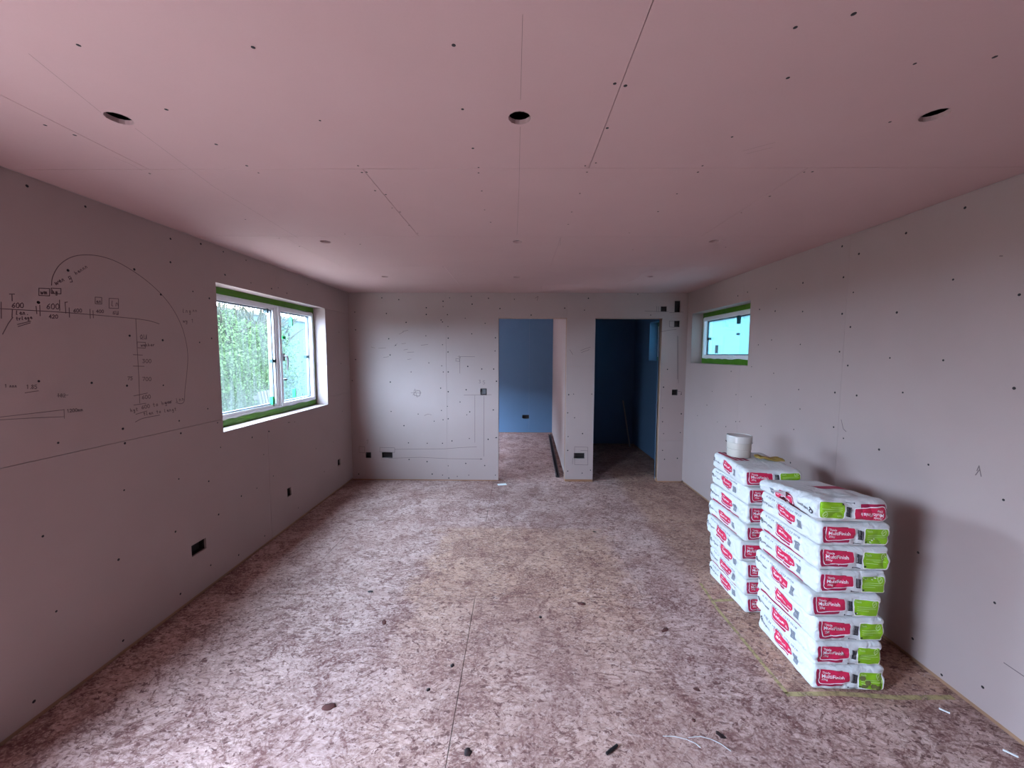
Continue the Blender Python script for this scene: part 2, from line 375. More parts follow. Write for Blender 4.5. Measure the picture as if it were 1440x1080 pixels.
# partition with the two doorways
wall_back = tag(obj('wall_back', plate(bmesh.new(), lambda a, b, d: (a, D+0.062+d, b), (XL-0.06, XR+0.06, 0.0, CH), [D1, D2], t=0.036), STUD), 'pink plasterboard partition with two open doorways', 'wall', kind='structure')
DOORS = [D1, D2]
sheets = [(XL, -0.897, 0.014, H), (-0.897, -0.086, 0.014, H), (-0.086, 0.62, 2.088, H), (0.62, 1.203, 1.482, H), (0.62, 1.203, 0.030, 1.482), (1.203, XR, 2.085, H), (1.203, XR, 0.54, 2.085), (1.203, XR, 0.016, 0.54)]
for r in sheets:
    board('plasterboard_sheet', PINK, wall_back, 'back', r, DOORS+SOCK_B, g=0.0007)
for h in SOCK_B: back_box('back', h, wall_back)
# inner pattress left in the switch cut-out
bm = bmesh.new(); add_box(bm, -0.455, -0.398, D+0.022, D+0.030, 1.128, 1.188); fix(bm)
obj('switch_plate', bm, simple('grey_pattress', (0.12, 0.11, 0.115), 0.5), wall_back)
for a, b in ((XL, D1[0]), (D1[1], D2[0]), (D2[1], XR)):
    box('sole_plate', PLATE_X, wall_back, a, b, D+0.004, D+0.0615, 0.0, 0.040)
for x, s in ((D1[0], -1), (D1[1], 1), (D2[0], -1), (D2[1], 1)):
    a, b = sorted((x, x+s*0.04))
    box('door_stud', STUD, wall_back, a, b, D+0.0155, D+0.1045, 0.041, 2.12 if abs(x) < 0.8 else 2.12)
for dd in (D1, D2):
    box('door_header', STUD, wall_back, dd[0]-0.03, dd[1]+0.03, D+0.0155, D+0.1045, dd[3]+0.033, dd[3]+0.09)
    box('door_header', STUD, wall_back, dd[0], dd[1], D+0.0155, D+0.1045, dd[3]+0.001, dd[3]+0.033)
for r, mt in (((XL, 0.80, 0.014, H), PINK), ((0.80, XR, 0.014, H), BLUE)):
    bm = bmesh.new(); plate(bm, lambda a, b, d: (a, D+0.105+d, b), r, DOORS); obj('plasterboard_sheet', bm, mt, wall_back)
# hall: far blue wall and the wall between hall and washroom
HS = (0.11, 0.251, 0.300, 0.380)
wall_hall_end = tag(obj('wall_hall', plate(bmesh.new(), lambda a, b, d: (a, HALL_D+0.06+d, b), (XL-0.3, XR+0.3, -0.2, CH), t=0.2), BLOCK), 'blue plasterboard wall at the end of the hall', 'wall', kind='structure')
for a, b in ((XL, -0.95), (-0.95, 0.247), (0.247, 0.74)):
    bm = bmesh.new(); plate(bm, lambda a_, b_, d: (a_, HALL_D+d, b_), (a+0.0006, b-0.0006, 0.012, H), [HS]); obj('plasterboard_sheet', bm, BLUE, wall_hall_end)
bm = bmesh.new(); add_box(bm, HS[0], HS[1], HALL_D+0.045, HALL_D+0.05, HS[2], HS[3]); fix(bm); obj('socket_back_box', bm, STEEL, wall_hall_end)
box('sole_plate', PLATE_X, wall_hall_end, XL, 0.74, HALL_D+0.002, HALL_D+0.058, 0, 0.04)
def skew(x0, x1): return lambda a, b, d: (x0+(x1-x0)*(a-5.115)/(HALL_D-5.115)+d, a, b)
wall_between = tag(obj('wall_washroom', plate(bmesh.new(), skew(0.655, 0.745), (5.115, HALL_D, 0, CH), t=0.07), STUD), 'partition between hall and washroom lined with pink board', 'wall', kind='structure')
for a, b in ((5.115, 6.9), (6.9, HALL_D)):
    bm = bmesh.new(); plate(bm, skew(0.638, 0.728), (a+0.0006, b-0.0006, 0.015, H)); obj('plasterboard_sheet', bm, PINK, wall_between)
bm = bmesh.new(); plate(bm, skew(0.727, 0.817), (5.1205, 7.2, 0.015, H)); obj('plasterboard_sheet', bm, BLUE, wall_between)
wall_wash = box('wall_washroom_end', BLUE, None, 0.82, XR+0.03, 7.2, 7.26, 0, CH)
tag(wall_wash, 'blue plasterboard end wall of the dark washroom', 'wall', kind='structure')

# ------------------------------------------------------------------ windows
def window(name, side, W, label, mull=None, glass=(), handle=None, lining=PINK, clips=()):
    y0, y1, z0, z1 = W; sg = -1 if side == 'left' else 1; X = XL if side == 'left' else XR
    fx = lambda d: X+sg*d
    def bx(bm, d0, d1, a0, a1, b0, b1):
        x = sorted((fx(d0), fx(d1))); add_box(bm, x[0], x[1], a0, a1, b0, b1)
    def piece(nm, mat, *b, bevel=0.0, parent=None):
        bm = bmesh.new(); bx(bm, *b); fix(bm)
        if bevel: bmesh.ops.bevel(bm, geom=bm.edges[:], offset=bevel, segments=2, affect='EDGES')
        return obj(nm, bm, mat, parent if parent is not None else root)
    tz, fw = 0.050, 0.024        # taped strip at head and sill, frame width
    f0, f1 = 0.137, 0.205
    Y0, Y1, Z0, Z1 = y0+0.012, y1-0.012, z0+tz, z1-tz
    bm = bmesh.new()
    bx(bm, f0, f1, Y0, Y1, Z1-fw, Z1); bx(bm, f0, f1, Y0, Y1, Z0, Z0+fw)
    bx(bm, f0, f1, Y0, Y0+fw, Z0+fw, Z1-fw); bx(bm, f0, f1, Y1-fw, Y1, Z0+fw, Z1-fw)
    if mull: bx(bm, f0, f1, mull-0.025, mull+0.025, Z0+fw, Z1-fw)
    fix(bm); bmesh.ops.bevel(bm, geom=bm.edges[:], offset=0.003, segments=1, affect='EDGES')
    root = tag(obj(name, bm, UPVC), label, 'window', kind='structure')
    # board linings of the reveal
    g = 0.0135
    piece('reveal_lining', lining, 0.0153, 0.212, y0, y1, z1, z1+g); piece('reveal_lining', lining, 0.0153, 0.212, y0, y1, z0-g, z0)
    piece('reveal_lining', lining, 0.0153, 0.212, y0-g, y0-0.0002, z0-g, z1+g); piece('reveal_lining', lining, 0.0153, 0.212, y1, y1+g, z0-g, z1+g)
    # airtight tape round the frame
    for a0, a1, b0, b1 in ((y0, y1, Z1, z1), (y0, y1, z0, Z0), (y0, Y0, Z0, Z1), (Y1, y1, Z0, Z1)):
        bm = bmesh.new(); n = 40; lon = a1-a0 > b1-b0; rr = random.Random(len(bpy.data.objects))
        rows_ = []
        for i in range(n+1):
            col = []
            for j in range(4):
                u, v = (i/n, j/3) if lon else (j/3, i/n)
                a, b = a0+(a1-a0)*u, b0+(b1-b0)*v
                d = 0.133-0.004*noise.noise((a*11, b*30, 3.3))-0.002*(j % 2)
                if lon and b0 == z0 and 0 < j: b += 0.014*j/3*abs(noise.noise((a*7, 0.3, 1.2)))
                col.append(bm.verts.new((fx(d), a, b)))
            rows_.append(col)
        for A, B in zip(rows_, rows_[1:]):
            for j in range(3): bm.faces.new((A[j], A[j+1], B[j+1], B[j]))
        ext = bmesh.ops.extrude_face_region(bm, geom=bm.faces[:])
        for v in ext['geom']:
            if isinstance(v, bmesh.types.BMVert): v.co.x = fx(0.196)
        fix(bm); obj('green_tape', bm, TAPE, root)
    # lights
    for i, (a0, a1, sash, gm) in enumerate(glass):
        if sash:
            s = 0.036; bm = bmesh.new()
            b0, b1 = Z0+fw-0.014, Z1-fw+0.014; c0, c1 = a0-0.014, a1+0.014
            for q in ((c0, c1, b1-s, b1), (c0, c1, b0, b0+s), (c0, c0+s, b0+s, b1-s), (c1-s, c1, b0+s, b1-s)): bx(bm, f0-0.013, f0-0.0005, *q)
            for q in ((a0+0.001, a1-0.001, b1-s, b1-0.015), (a0+0.001, a1-0.001, b0+0.015, b0+s), (a0+0.001, c0+s, b0+s, b1-s), (c1-s, a1-0.001, b0+s, b1-s)): bx(bm, f0+0.0005, f1-0.01, *q)
            fix(bm); bmesh.ops.bevel(bm, geom=bm.edges[:], offset=0.003, segments=1, affect='EDGES')
            sa = hsash = obj('opening_sash', bm, UPVC, root)
            ga, gb, gz0, gz1 = c0+s, c1-s, b0+s, b1-s
        else:
            sa = root; be = 0.022; bm = bmesh.new(); b0, b1 = Z0+fw, Z1-fw
            for q in ((a0, a1, b1-be, b1), (a0, a1, b0, b0+be), (a0, a0+be, b0+be, b1-be), (a1-be, a1, b0+be, b1-be)): bx(bm, f0+0.006, f1-0.004, *q)
            fix(bm); bmesh.ops.bevel(bm, geom=bm.edges[:], offset=0.002, segments=1, affect='EDGES'); obj('glazing_bead', bm, UPVC, root)
            ga, gb, gz0, gz1 = a0+be, a1-be, b0+be, b1-be
        bm = bmesh.new(); gk = 0.011
        for q in ((ga, gb, gz1-gk, gz1), (ga, gb, gz0, gz0+gk), (ga, ga+gk, gz0+gk, gz1-gk), (gb-gk, gb, gz0+gk, gz1-gk)): bx(bm, f0+0.024, f0+0.052, q[0]+0.0003, q[1]-0.0003, q[2], q[3])
        fix(bm); obj('glazing_gasket', bm, GASKET, sa)
        bm = bmesh.new(); x = fx(f0+0.036)
        bm.faces.new([bm.verts.new(p) for p in ((x, ga+0.002, gz0+0.002), (x, gb-0.002, gz0+0.002), (x, gb-0.002, gz1-0.002), (x, ga+0.002, gz1-0.002))])
        obj('pane', bm, gm, sa)
    for a, b, w, h, mt in clips: piece('glazing_packer', mt, f0+0.006, f0+0.0355, a-w/2, a+w/2, b-h/2, b+h/2)
    if handle:
        a, b, horiz = handle; bm = bmesh.new(); p = lambda d, u, v: (fx(d), a+(v if horiz else u), b+(u if horiz else v))
        h0 = f0-0.014
        x = sorted((fx(h0-0.010), fx(h0))); dv = 0.035; du = 0.014
        if horiz: add_box(bm, x[0], x[1], a-dv, a+dv, b-du, b+du)
        else: add_box(bm, x[0], x[1], a-du, a+du, b-dv, b+dv)
        add_tube(bm, [p(h0-0.008, 0, 0.01), p(h0-0.035, 0, 0.01)], 0.009, 10)
        add_tube(bm, [p(h0-0.035, 0, 0.018), p(h0-0.040, 0.004, -0.01), p(h0-0.042, 0.006, -0.05), p(h0-0.038, 0.004, -0.095), p(h0-0.034, 0.0, -0.12)], [0.009, 0.0095, 0.009, 0.008, 0.007], 10)
        fix(bm); obj('window_handle', bm, HANDLE if not horiz else UPVC, hsash, smooth=False)
    return root
window_1 = window('window_1', 'left', W1, 'larger two-light white plastic window framed in green tape, steamed-up glass', mull=3.722,
    glass=((2.836, 3.697, False, GLASS_WET), (3.747, 4.349, True, GLASS_FILM)), handle=(3.775, 1.60, False),
    clips=((3.667, 1.565, 0.055, 0.028, CLIP), (3.60, 2.022, 0.022, 0.04, CLIP), (3.63, 1.19, 0.022, 0.09, GREENCLIP), (4.262, 1.60, 0.055, 0.028, CLIP),
           (3.838, 1.79, 0.05, 0.028, GREENCLIP), (3.99, 1.955, 0.014, 0.09, GREENCLIP), (4.0, 1.235, 0.012, 0.09, GREENCLIP), (3.838, 1.38, 0.05, 0.02, HANDLE)))
window_2 = window('window_2', 'right', W2, 'small high window with pale cyan obscure glass and green tape', glass=((3.701, 4.827, True, GLASS_OBSC),),
    handle=(4.17, 1.618, True), clips=((4.745, 1.825, 0.05, 0.028, CLIP), (4.13, 2.0, 0.024, 0.09, CLIP), (4.56, 1.70, 0.012, 0.09, HANDLE), (3.80, 1.71, 0.022, 0.09, GREENCLIP), (4.13, 1.85, 0.014, 0.02, GASKET)))
window_3 = window('window_3', 'right', W3, 'small window lighting the dark blue washroom', glass=((5.586, 6.364, True, GLASS_OBSC),), lining=BLUE)

# ------------------------------------------------------------------ screw heads at the spots where the photo shows them
def crop(x0, y0, s, pts): return [(x0+x*s, y0+y*s) for x, y in pts]
PX = {'left': [], 'right': [], 'back': [], 'ceil': []}
PX['left'] += crop(0, 330, .287, [(835,20),(983,45),(835,135),(658,170),(333,175),(788,293),(945,278),(1025,312),(188,332),(635,495),(797,517),(978,528),(1037,508),(190,718),(449,726),(622,740),(800,738),(1018,853),(878,912),(602,951),(886,973),(285,1020),(612,1022)])
PX['left'] += crop(0, 580, .463, [(543,202),(634,209),(377,236),(670,106),(733,254),(780,230),(830,193),(664,310),(533,362),(130,376),(360,447),(640,464),(804,375),(171,604),(548,551),(374,693),(103,878),(725,433),(906,290),(766,75),(801,128),(818,58),(880,30),(960,110),(985,180),(1012,90)])
PX['left'] += crop(0, 0, .5, [(76,523),(240,581),(480,672),(565,686),(628,708),(632,772),(692,732)])
PX['left'] += crop(280, 370, .2315, [(158,72),(315,120),(440,155),(480,150),(533,183),(62,214),(112,970),(423,1022),(322,1060),(543,968),(580,965),(658,130),(945,300),(862,610),(870,900),(850,420)])
PX['right'] += crop(1100, 250, .4632, [(555,91),(376,168),(182,208),(233,231),(186,302),(63,319),(216,348),(62,406),(182,413),(207,453),(348,409),(519,309),(720,355),(55,506),(174,528),(199,570),(327,547),(489,554),(50,643),(160,652),(226,661),(366,652),(704,639),(54,702),(156,757),(186,791),(35,764),(294,825),(444,871),(672,978),(25,865)])
PX['right'] += crop(1040, 700, .3518, [(714,219),(1020,420),(692,563),(808,708),(972,757)])
PX['right'] += crop(920, 380, .2964, [(580,88),(397,122),(443,104),(574,194),(500,186),(557,331),(494,354),(567,489),(462,458),(527,638),(460,600),(388,590),(507,740),(387,718),(405,718),(494,888),(340,742),(150,320),(275,575),(205,690),(365,480),(300,720),(250,640)])
PX['back'] += crop(480, 400, .2778, [(205,68),(291,77),(430,118),(430,152),(228,147),(515,85),(548,68),(658,60),(662,100),(745,70),(803,122),(515,112),(537,153),(540,213),(512,190),(505,180),(627,171),(728,197),(660,250),(328,192),(240,275),(428,260),(541,272),(512,305),(540,342),(443,397),(508,412),(541,443),(516,443),(353,443),(248,494),(247,357),(275,308),(640,415),(711,428),(771,428),(778,337),(785,490),(503,525),(541,543),(632,533),(601,595),(252,643),(389,656),(470,692),(537,617),(507,638),(650,645),(635,660),(541,680),(515,685),(768,635),(317,715),(340,802),(435,804),(512,804),(560,792),(648,780),(743,784),(781,776),(343,886),(434,897),(541,918),(630,906),(707,884),(726,917),(645,965),(587,972),(512,965),(460,960),(780,965),(544,980),(88,960),(72,380),(55,487),(68,140),(72,230),(780,270)])
PX['back'] += crop(690, 400, .2778, [(120,75),(205,155),(375,120),(495,70),(420,555),(395,558),(512,555),(425,675),(390,650),(465,755),(392,770),(390,840),(390,945),(505,940),(463,955),(475,130),(745,50),(810,155),(895,430),(875,520),(965,555),(870,625),(965,655),(870,695),(875,755),(960,750),(880,885),(945,880),(870,840),(30,775),(15,635),(30,490),(15,430)])
PX['ceil'] += crop(0, 0, .5, [(221,127),(712,133),(1276,127),(468,308),(127,352),(210,380),(900,339),(1301,307),(608,406),(1330,417),(694,466),(727,486),(421,488),(1007,466),(1018,485),(1031,484),(1346,471),(1346,486),(1355,537),(1055,536),(1085,547),(1103,585),(1125,596),(1363,590),(1380,625),(1246,750),(785,670),(1150,634),(1175,656),(970,658),(1013,687),(842,693),(690,617)])
PX['ceil'] += crop(720, 0, .5, [(961,39),(797,77),(776,219),(1133,179),(1358,160),(289,235),(319,241),(268,360),(619,385),(1063,343),(206,466),(236,458),(211,484),(536,466),(523,484),(822,484),(845,483),(191,544),(464,545),(411,595),(168,596),(158,631),(340,702),(601,695),(645,598),(725,552),(330,655)])
PLANE = {'left': (0, XL, Vector((1, 0, 0))), 'right': (0, XR, Vector((-1, 0, 0))), 'back': (1, D, Vector((0, -1, 0))), 'ceil': (2, H, Vector((0, 0, -1)))}
OWNER = {'left': wall_left, 'right': wall_right, 'back': wall_back, 'ceil': ceiling}
SZ = {'left': 0.0068, 'right': 0.0070, 'back': 0.0085, 'ceil': 0.0056}
HOLE_BY = {'left': [W1]+SOCK_L, 'right': [W2], 'back': DOORS+SOCK_B, 'ceil': []}
def ab(wall, p): return (p.y, p.z) if wall in ('left', 'right') else ((p.x, p.z) if wall == 'back' else (p.x, p.y))
for wall, pts in PX.items():
    ax, val, nrm = PLANE[wall]; bm = bmesh.new(); rr = random.Random(5)
    u = Vector((0, 1, 0)) if ax == 0 else Vector((1, 0, 0)); v = nrm.cross(u)
    for x, y in pts:
        p = on(ax, val, x, y); a, b = ab(wall, p)
        if any(h[0]-.008 < a < h[1]+.008 and h[2]-.008 < b < h[3]+.008 for h in HOLE_BY[wall]): continue
        r = SZ[wall]*rr.uniform(0.7, 1.05)
        rim = [bm.verts.new(p+(u*math.cos(k*math.pi/4)+v*math.sin(k*math.pi/4))*r+nrm*0.0003) for k in range(8)]
        c = bm.verts.new(p+nrm*0.0012)
        for k in range(8): bm.faces.new((rim[k], rim[(k+1) % 8], c))
    fix(bm); obj('screw_heads', bm, SCREW, OWNER[wall], kind='stuff')

# ------------------------------------------------------------------ pencil lines and writing on the boards
def ribbon(bm, wall, pts, w=0.003, lift=0.0006):
    ax, val, nrm = PLANE[wall]
    P = [Vector(p)+nrm*lift for p in pts]
    for i in range(len(P)-1):
        t = (P[i+1]-P[i]);
        if t.length < 1e-5: continue
        s = t.normalized().cross(nrm)*(w/2); e = t.normalized()*(w*0.3)
        bm.faces.new([bm.verts.new(q) for q in (P[i]-s-e, P[i]+s-e, P[i+1]+s+e, P[i+1]-s+e)])
GLY = {
 '0': [[(.5,1),(.1,.8),(0,.4),(.2,.05),(.6,0),(.85,.3),(.8,.75),(.5,1)]], '1': [[(.2,.8),(.5,1),(.5,0)]],
 '2': [[(.05,.8),(.4,1),(.8,.8),(.6,.4),(0,0),(.9,.05)]], '3': [[(0,.95),(.7,.95),(.35,.55),(.8,.35),(.5,0),(0,.1)]],
 '4': [[(.6,0),(.6,1),(0,.35),(.9,.35)]], '5': [[(.8,1),(.15,1),(.1,.6),(.6,.6),(.8,.3),(.5,0),(0,.1)]],
 '6': [[(.75,.95),(.2,.6),(.05,.2),(.4,0),(.8,.2),(.6,.5),(.1,.35)]], '7': [[(0,.95),(.85,1),(.3,0)]],
 '8': [[(.5,.55),(.1,.8),(.45,1),(.8,.8),(.1,.25),(.45,0),(.85,.25),(.5,.55)]], 'T': [[(0,1),(1,1)],[(.5,1),(.55,0)]],
 'Q': [[(.5,1),(.05,.6),(.3,0),(.8,.4),(.5,1)],[(.5,.3),(.95,-.1)]], 'U': [[(0,1),(.1,.1),(.6,0),(.8,1),(.85,0)]], 'G': [[(.8,.9),(.2,.8),(.1,.2),(.7,.1),(.7,.5),(.4,.5)]],
 'm': [[(0,0),(.05,.6),(.3,.5),(.35,0),(.4,.55),(.65,.5),(.75,0)]], '.': [[(.3,0),(.4,.06)]], 'w': [[(0,.6),(.2,0),(.4,.5),(.6,0),(.9,.6)]],
 'n': [[(0,0),(.1,.6),(.4,.55),(.6,0)]], 'e': [[(0,.3),(.7,.35),(.4,.65),(.05,.3),(.5,0),(.8,.1)]], 'l': [[(.2,1),(.1,.1),(.4,0)]], 'y': [[(0,.6),(.3,.1)],[(.7,.6),(.1,-.5)]],
 'o': [[(.35,.6),(0,.35),(.2,0),(.6,.15),(.6,.5),(.35,.6)]], 'h': [[(0,1),(.05,0),(.15,.45),(.5,.5),(.6,0)]], 'g': [[(.6,.5),(.1,.5),(.2,0),(.6,.3),(.5,-.5),(0,-.4)]], 'r': [[(0,.6),(.1,0),(.2,.5),(.6,.6)]], 't': [[(.3,1),(.25,.1),(.5,0)],[(0,.65),(.6,.65)]], ' ': [],
}
def strokes(wall, fr, groups, w, mat, name, owner, label):
    """groups: polylines in crop pixels; fr maps crop pixels to photo pixels, laid on the wall plane"""
    ax, val, nrm = PLANE[wall]; bm = bmesh.new()
    for pl in groups: ribbon(bm, wall, [on(ax, val, *fr(*p)) for p in pl], w)
    o = obj(name, bm, mat, owner); o['label'] = label; return o
def word(s, x, y, h, ang=0.0, adv=0.85):
    out = []; c, sn = math.cos(math.radians(ang)), math.sin(math.radians(ang)); rr = random.Random(sum(map(ord, s))+int(x)); k = 0
    for ch in s:
        for st in GLY[ch]:
            out.append([(x+((k+gx*0.75)*h*c+(gy*h)*sn), y+((k+gx*0.75)*h*sn*1.0-(gy*h)*c)) for gx, gy in st])
        k += adv*(1 if ch != '.' else .5)
    return out
def arc(pts, n=8):
    out = []
    for i in range(len(pts)-1):
        p0, p1, p2, p3 = pts[max(i-1, 0)], pts[i], pts[i+1], pts[min(i+2, len(pts)-1)]
        for k in range(n):
            t = k/n; out.append(tuple(0.5*((2*p1[j])+(-p0[j]+p2[j])*t+(2*p0[j]-5*p1[j]+4*p2[j]-p3[j])*t*t+(-p0[j]+3*p1[j]-3*p2[j]+p3[j])*t**3) for j in (0, 1)))
    return out+[pts[-1]]
def rectp(x0, y0, x1, y1): return [(x0, y0), (x1, y0+2), (x1, y1+2), (x0, y1), (x0, y0)]
fr4 = lambda x, y: (x*.287, 330+y*.287)
G = []
G.append(arc([(252,248),(258,205),(290,150),(345,112),(415,99),(500,108),(590,142),(700,212),(790,292),(850,370),(890,450),(912,530),(920,600),(915,680),(906,760),(902,815),(885,828),(862,822)]))
G.append(arc([(-8,362),(130,370),(300,380),(450,392),(560,402),(665,412),(730,422),(780,437)]))
G.append([(5,330),(6,410)]); G.append([(60,365),(58,405)]); G += [[(194,345),(196,398)], [(176,350),(180,388)], [(291,320),(292,372)], [(318,330),(322,385)], [(338,358),(340,405)], [(440,365),(442,410)], [(455,372),(457,408)], [(330,330),(318,332)]]
G.append([(665,412),(672,560),(680,700),(684,825)]); G += [[(652,588),(698,590)], [(652,644),(706,645)], [(655,790),(722,776)], [(655,835),(715,826)]]
G += [[(62,405),(40,435),(12,488)]]
G += word('T', 45, 325, 34)+word('600', 58, 358, 24)+word('600', 228, 364, 26)+word('420', 240, 410, 18)+word('600', 360, 380, 17)+word('400', 472, 383, 15)+word('GU', 552, 392, 18)
G += [rectp(190,262,242,298), rectp(250,262,298,288), rectp(466,306,498,338), rectp(534,312,580,360)]
G += word('wm', 198, 292, 22)+word('hg', 256, 288, 18)+word('en', 472, 334, 16)+word('ln', 545, 350, 26)
G += word('w', 272, 248, 26, -22)+word('en', 290, 236, 20, -22)+word('g', 338, 222, 30, -25)+word('hennn', 372, 196, 17, -32)
G += word('len.', 78, 392, 20)+word('fridge'.replace('f', 't').replace('i', 'l').replace('d', 'e'), 80, 420, 16, -6)+[[(85,440),(150,424)], [(88,450),(148,432)]]
G += word('QU', 685, 512, 22)+[rectp(672,526,712,554)]+word('washer'.replace('a', 'e').replace('s', 'n'), 690, 548, 14, -2)
G += word('300', 698, 628, 18)+word('700', 698, 716, 18)+word('75', 625, 712, 16)+word('600', 696, 806, 18, -6)
G += word('hgt', 640, 868, 16, -8)+word('600 to hger lnn', 695, 855, 17, -12)+word('ene', 806, 830, 14, -8)+word('tlen to lengt', 705, 886, 15, -9)+[[(665,880),(720,864)], arc([(663,918),(700,900),(782,884)])]
G += word('lng', 895, 382, 18)+word('nn', 945, 378, 14)+word('wg 1', 896, 430, 16)
strokes('left', fr4, G, 0.0034, PENCIL, 'pencil_plan', wall_left, 'hand-drawn pencil kitchen plan with dimensions')
G = word('1 nnn', 22, 748, 15)+word('1.85', 128, 755, 19)+[[(122,775),(188,765)]]+word('182', 280, 796, 17)+[[(280,790),(333,786)]]+[[(-10,895),(312,858)], [(-10,908),(160,898),(315,892)], [(315,900),(313,855)]]+word('1200mm', 328, 872, 16, -6)
strokes('left', fr4, G, 0.0028, PENCIL2, 'pencil_notes', wall_left, 'faint pencil dimensions below the kitchen plan')
frb = lambda x, y: (480+x*.2778, 400+y*.2778)
G = [[(270,835),(400,833),(525,832),(600,826),(685,822)], [(240,880),(400,875),(540,882),(715,884)], [(676,562),(676,800)], [(722,565),(721,870)], [(620,560),(760,558)], [(600,365),(675,366)], [(600,365),(600,450)], rectp(580,375,598,388), [(590,365),(604,372),(595,360)]]
G += [rectp(368,535,398,562), [(352,548),(404,550)], [(372,528),(384,572)], arc([(362,560),(380,540),(402,545),(390,568),(368,556)])]
G += [[(420,664),(438,656),(456,660)], [(310,238),(338,232)], [(292,252),(316,240)], [(188,323),(225,321)], [(150,316),(170,322)], [(268,312),(282,300)], [(305,300),(326,298)], [(316,332),(336,328)], [(334,344),(368,342)], [(212,370),(240,366)], [(335,380),(354,377)], [(403,308),(438,304)], [(128,790),(135,786),(132,806)]]
G += word('3', 696, 500, 16)+word('5', 716, 505, 18)+[rectp(90,820,118,850), rectp(195,825,270,848)]
fr6 = lambda x, y: (690+x*.2778, 400+y*.2778)
conv = lambda L: [[((690+x*.2778-480)/.2778, y) for x, y in pl] for pl in L]
G += conv([rectp(425,822,492,912), [(455,840),(490,842)], [(415,880),(414,910)], [(455,335),(480,325),(505,318)], [(458,345),(500,330)], [(225,70),(240,60),(235,82)], [(400,330),(416,355)]])
G += conv([[(860,240),(900,232),(940,228)], [(945,260),(945,480)], [(950,262),(950,500)], rectp(905,185,930,215), [(780,135),(900,138)], [(905,142),(975,140)], [(945,540),(968,545),(960,560)], [(840,110),(840,138)], [(850,112),(850,138)]])
strokes('back', frb, G, 0.0042, PENCIL2, 'pencil_marks', wall_back, 'pencilled setting-out lines and scribbles')
frc = lambda x, y: (x, y)
G = [[(735,20),(734,60),(732,140)], [(731.5,178),(730,260),(727,330)], [(40,75),(142,158)], [(190,180),(300,262),(420,335)], [(788,335),(788,345)], [(160,221),(180,229),(201,240)], [(350,332),(375,334),(395,336)], [(850,372),(890,374),(925,374)], [(1015,336),(1020,338)], [(1045,212),(1090,200)], [(1050,216),(1086,207)]]
strokes('ceil', frc, G, 0.0010, PENCIL2, 'chalk_setting_out_lines', ceiling, 'faint setting-out lines through the downlight holes')
G = [[(1183,590),(1186,603),(1190,607)], [(1374,662),(1377,655),(1380,670)], [(1372,668),(1378,660)], [(1412,932),(1440,951)], [(1406,360),(1410,360)]]
strokes('right', frc, G, 0.004, PENCIL2, 'scuff_marks', wall_right, 'small dark scuffs')

# ------------------------------------------------------------------ bags of plaster
PAPER = N('white_plaster_sack_paper'); _c = PAPER.coord(); _f = PAPER.noise(_c, 17, 4, 0.55, 1.6); _g = PAPER.noise(_c, 5, 5, 0.7, 1.0)
PAPER = PAPER.bsdf(PAPER.mix(PAPER.ramp(_g, 0.58, 0.75, 0, 0.18), (0.64, 0.63, 0.62), (0.47, 0.40, 0.38)), 0.6, normal=PAPER.bump(_f, 0.85, 0.011), spec=0.3)
RED = simple('crimson_print', (0.62, 0.018, 0.075), 0.5, var=0.05)
DKRED = simple('dark_crimson_print', (0.36, 0.012, 0.06), 0.5, var=0.05)
GRN = simple('lime_green_print', (0.24, 0.46, 0.012), 0.5, var=0.08)
INK = simple('black_print', (0.035, 0.032, 0.04), 0.6)
GREYINK = simple('grey_ink_jet_print', (0.22, 0.22, 0.25), 0.7)
PRW = simple('white_print', (0.86, 0.82, 0.83), 0.6, var=0.02)
MOULD = simple('brownish_stain', (0.16, 0.15, 0.05), 0.8, var=0.3)
PALEGREEN = simple('pale_green_print', (0.50, 0.68, 0.26), 0.6, var=0.03)

TEXT_CACHE = {}
def text_polys(s):
    if s in TEXT_CACHE: return TEXT_CACHE[s]
    cu = bpy.data.curves.new('lettering', 'FONT'); cu.body = s; cu.size = 1.0; cu.resolution_u = 2; cu.offset = 0.012
    o = bpy.data.objects.new('lettering', cu); COL.objects.link(o)
    dg = bpy.context.evaluated_depsgraph_get(); me = o.evaluated_get(dg).to_mesh()
    vs_ = [(v.co.x, v.co.y) for v in me.vertices]; fs = [tuple(p.vertices) for p in me.polygons]
    x0 = min(v[0] for v in vs_); x1 = max(v[0] for v in vs_)
    TEXT_CACHE[s] = ([((x-x0)/(x1-x0), y) for x, y in vs_], fs, x1-x0)
    o.evaluated_get(dg).to_mesh_clear(); bpy.data.objects.remove(o); bpy.data.curves.remove(cu)
    return TEXT_CACHE[s]

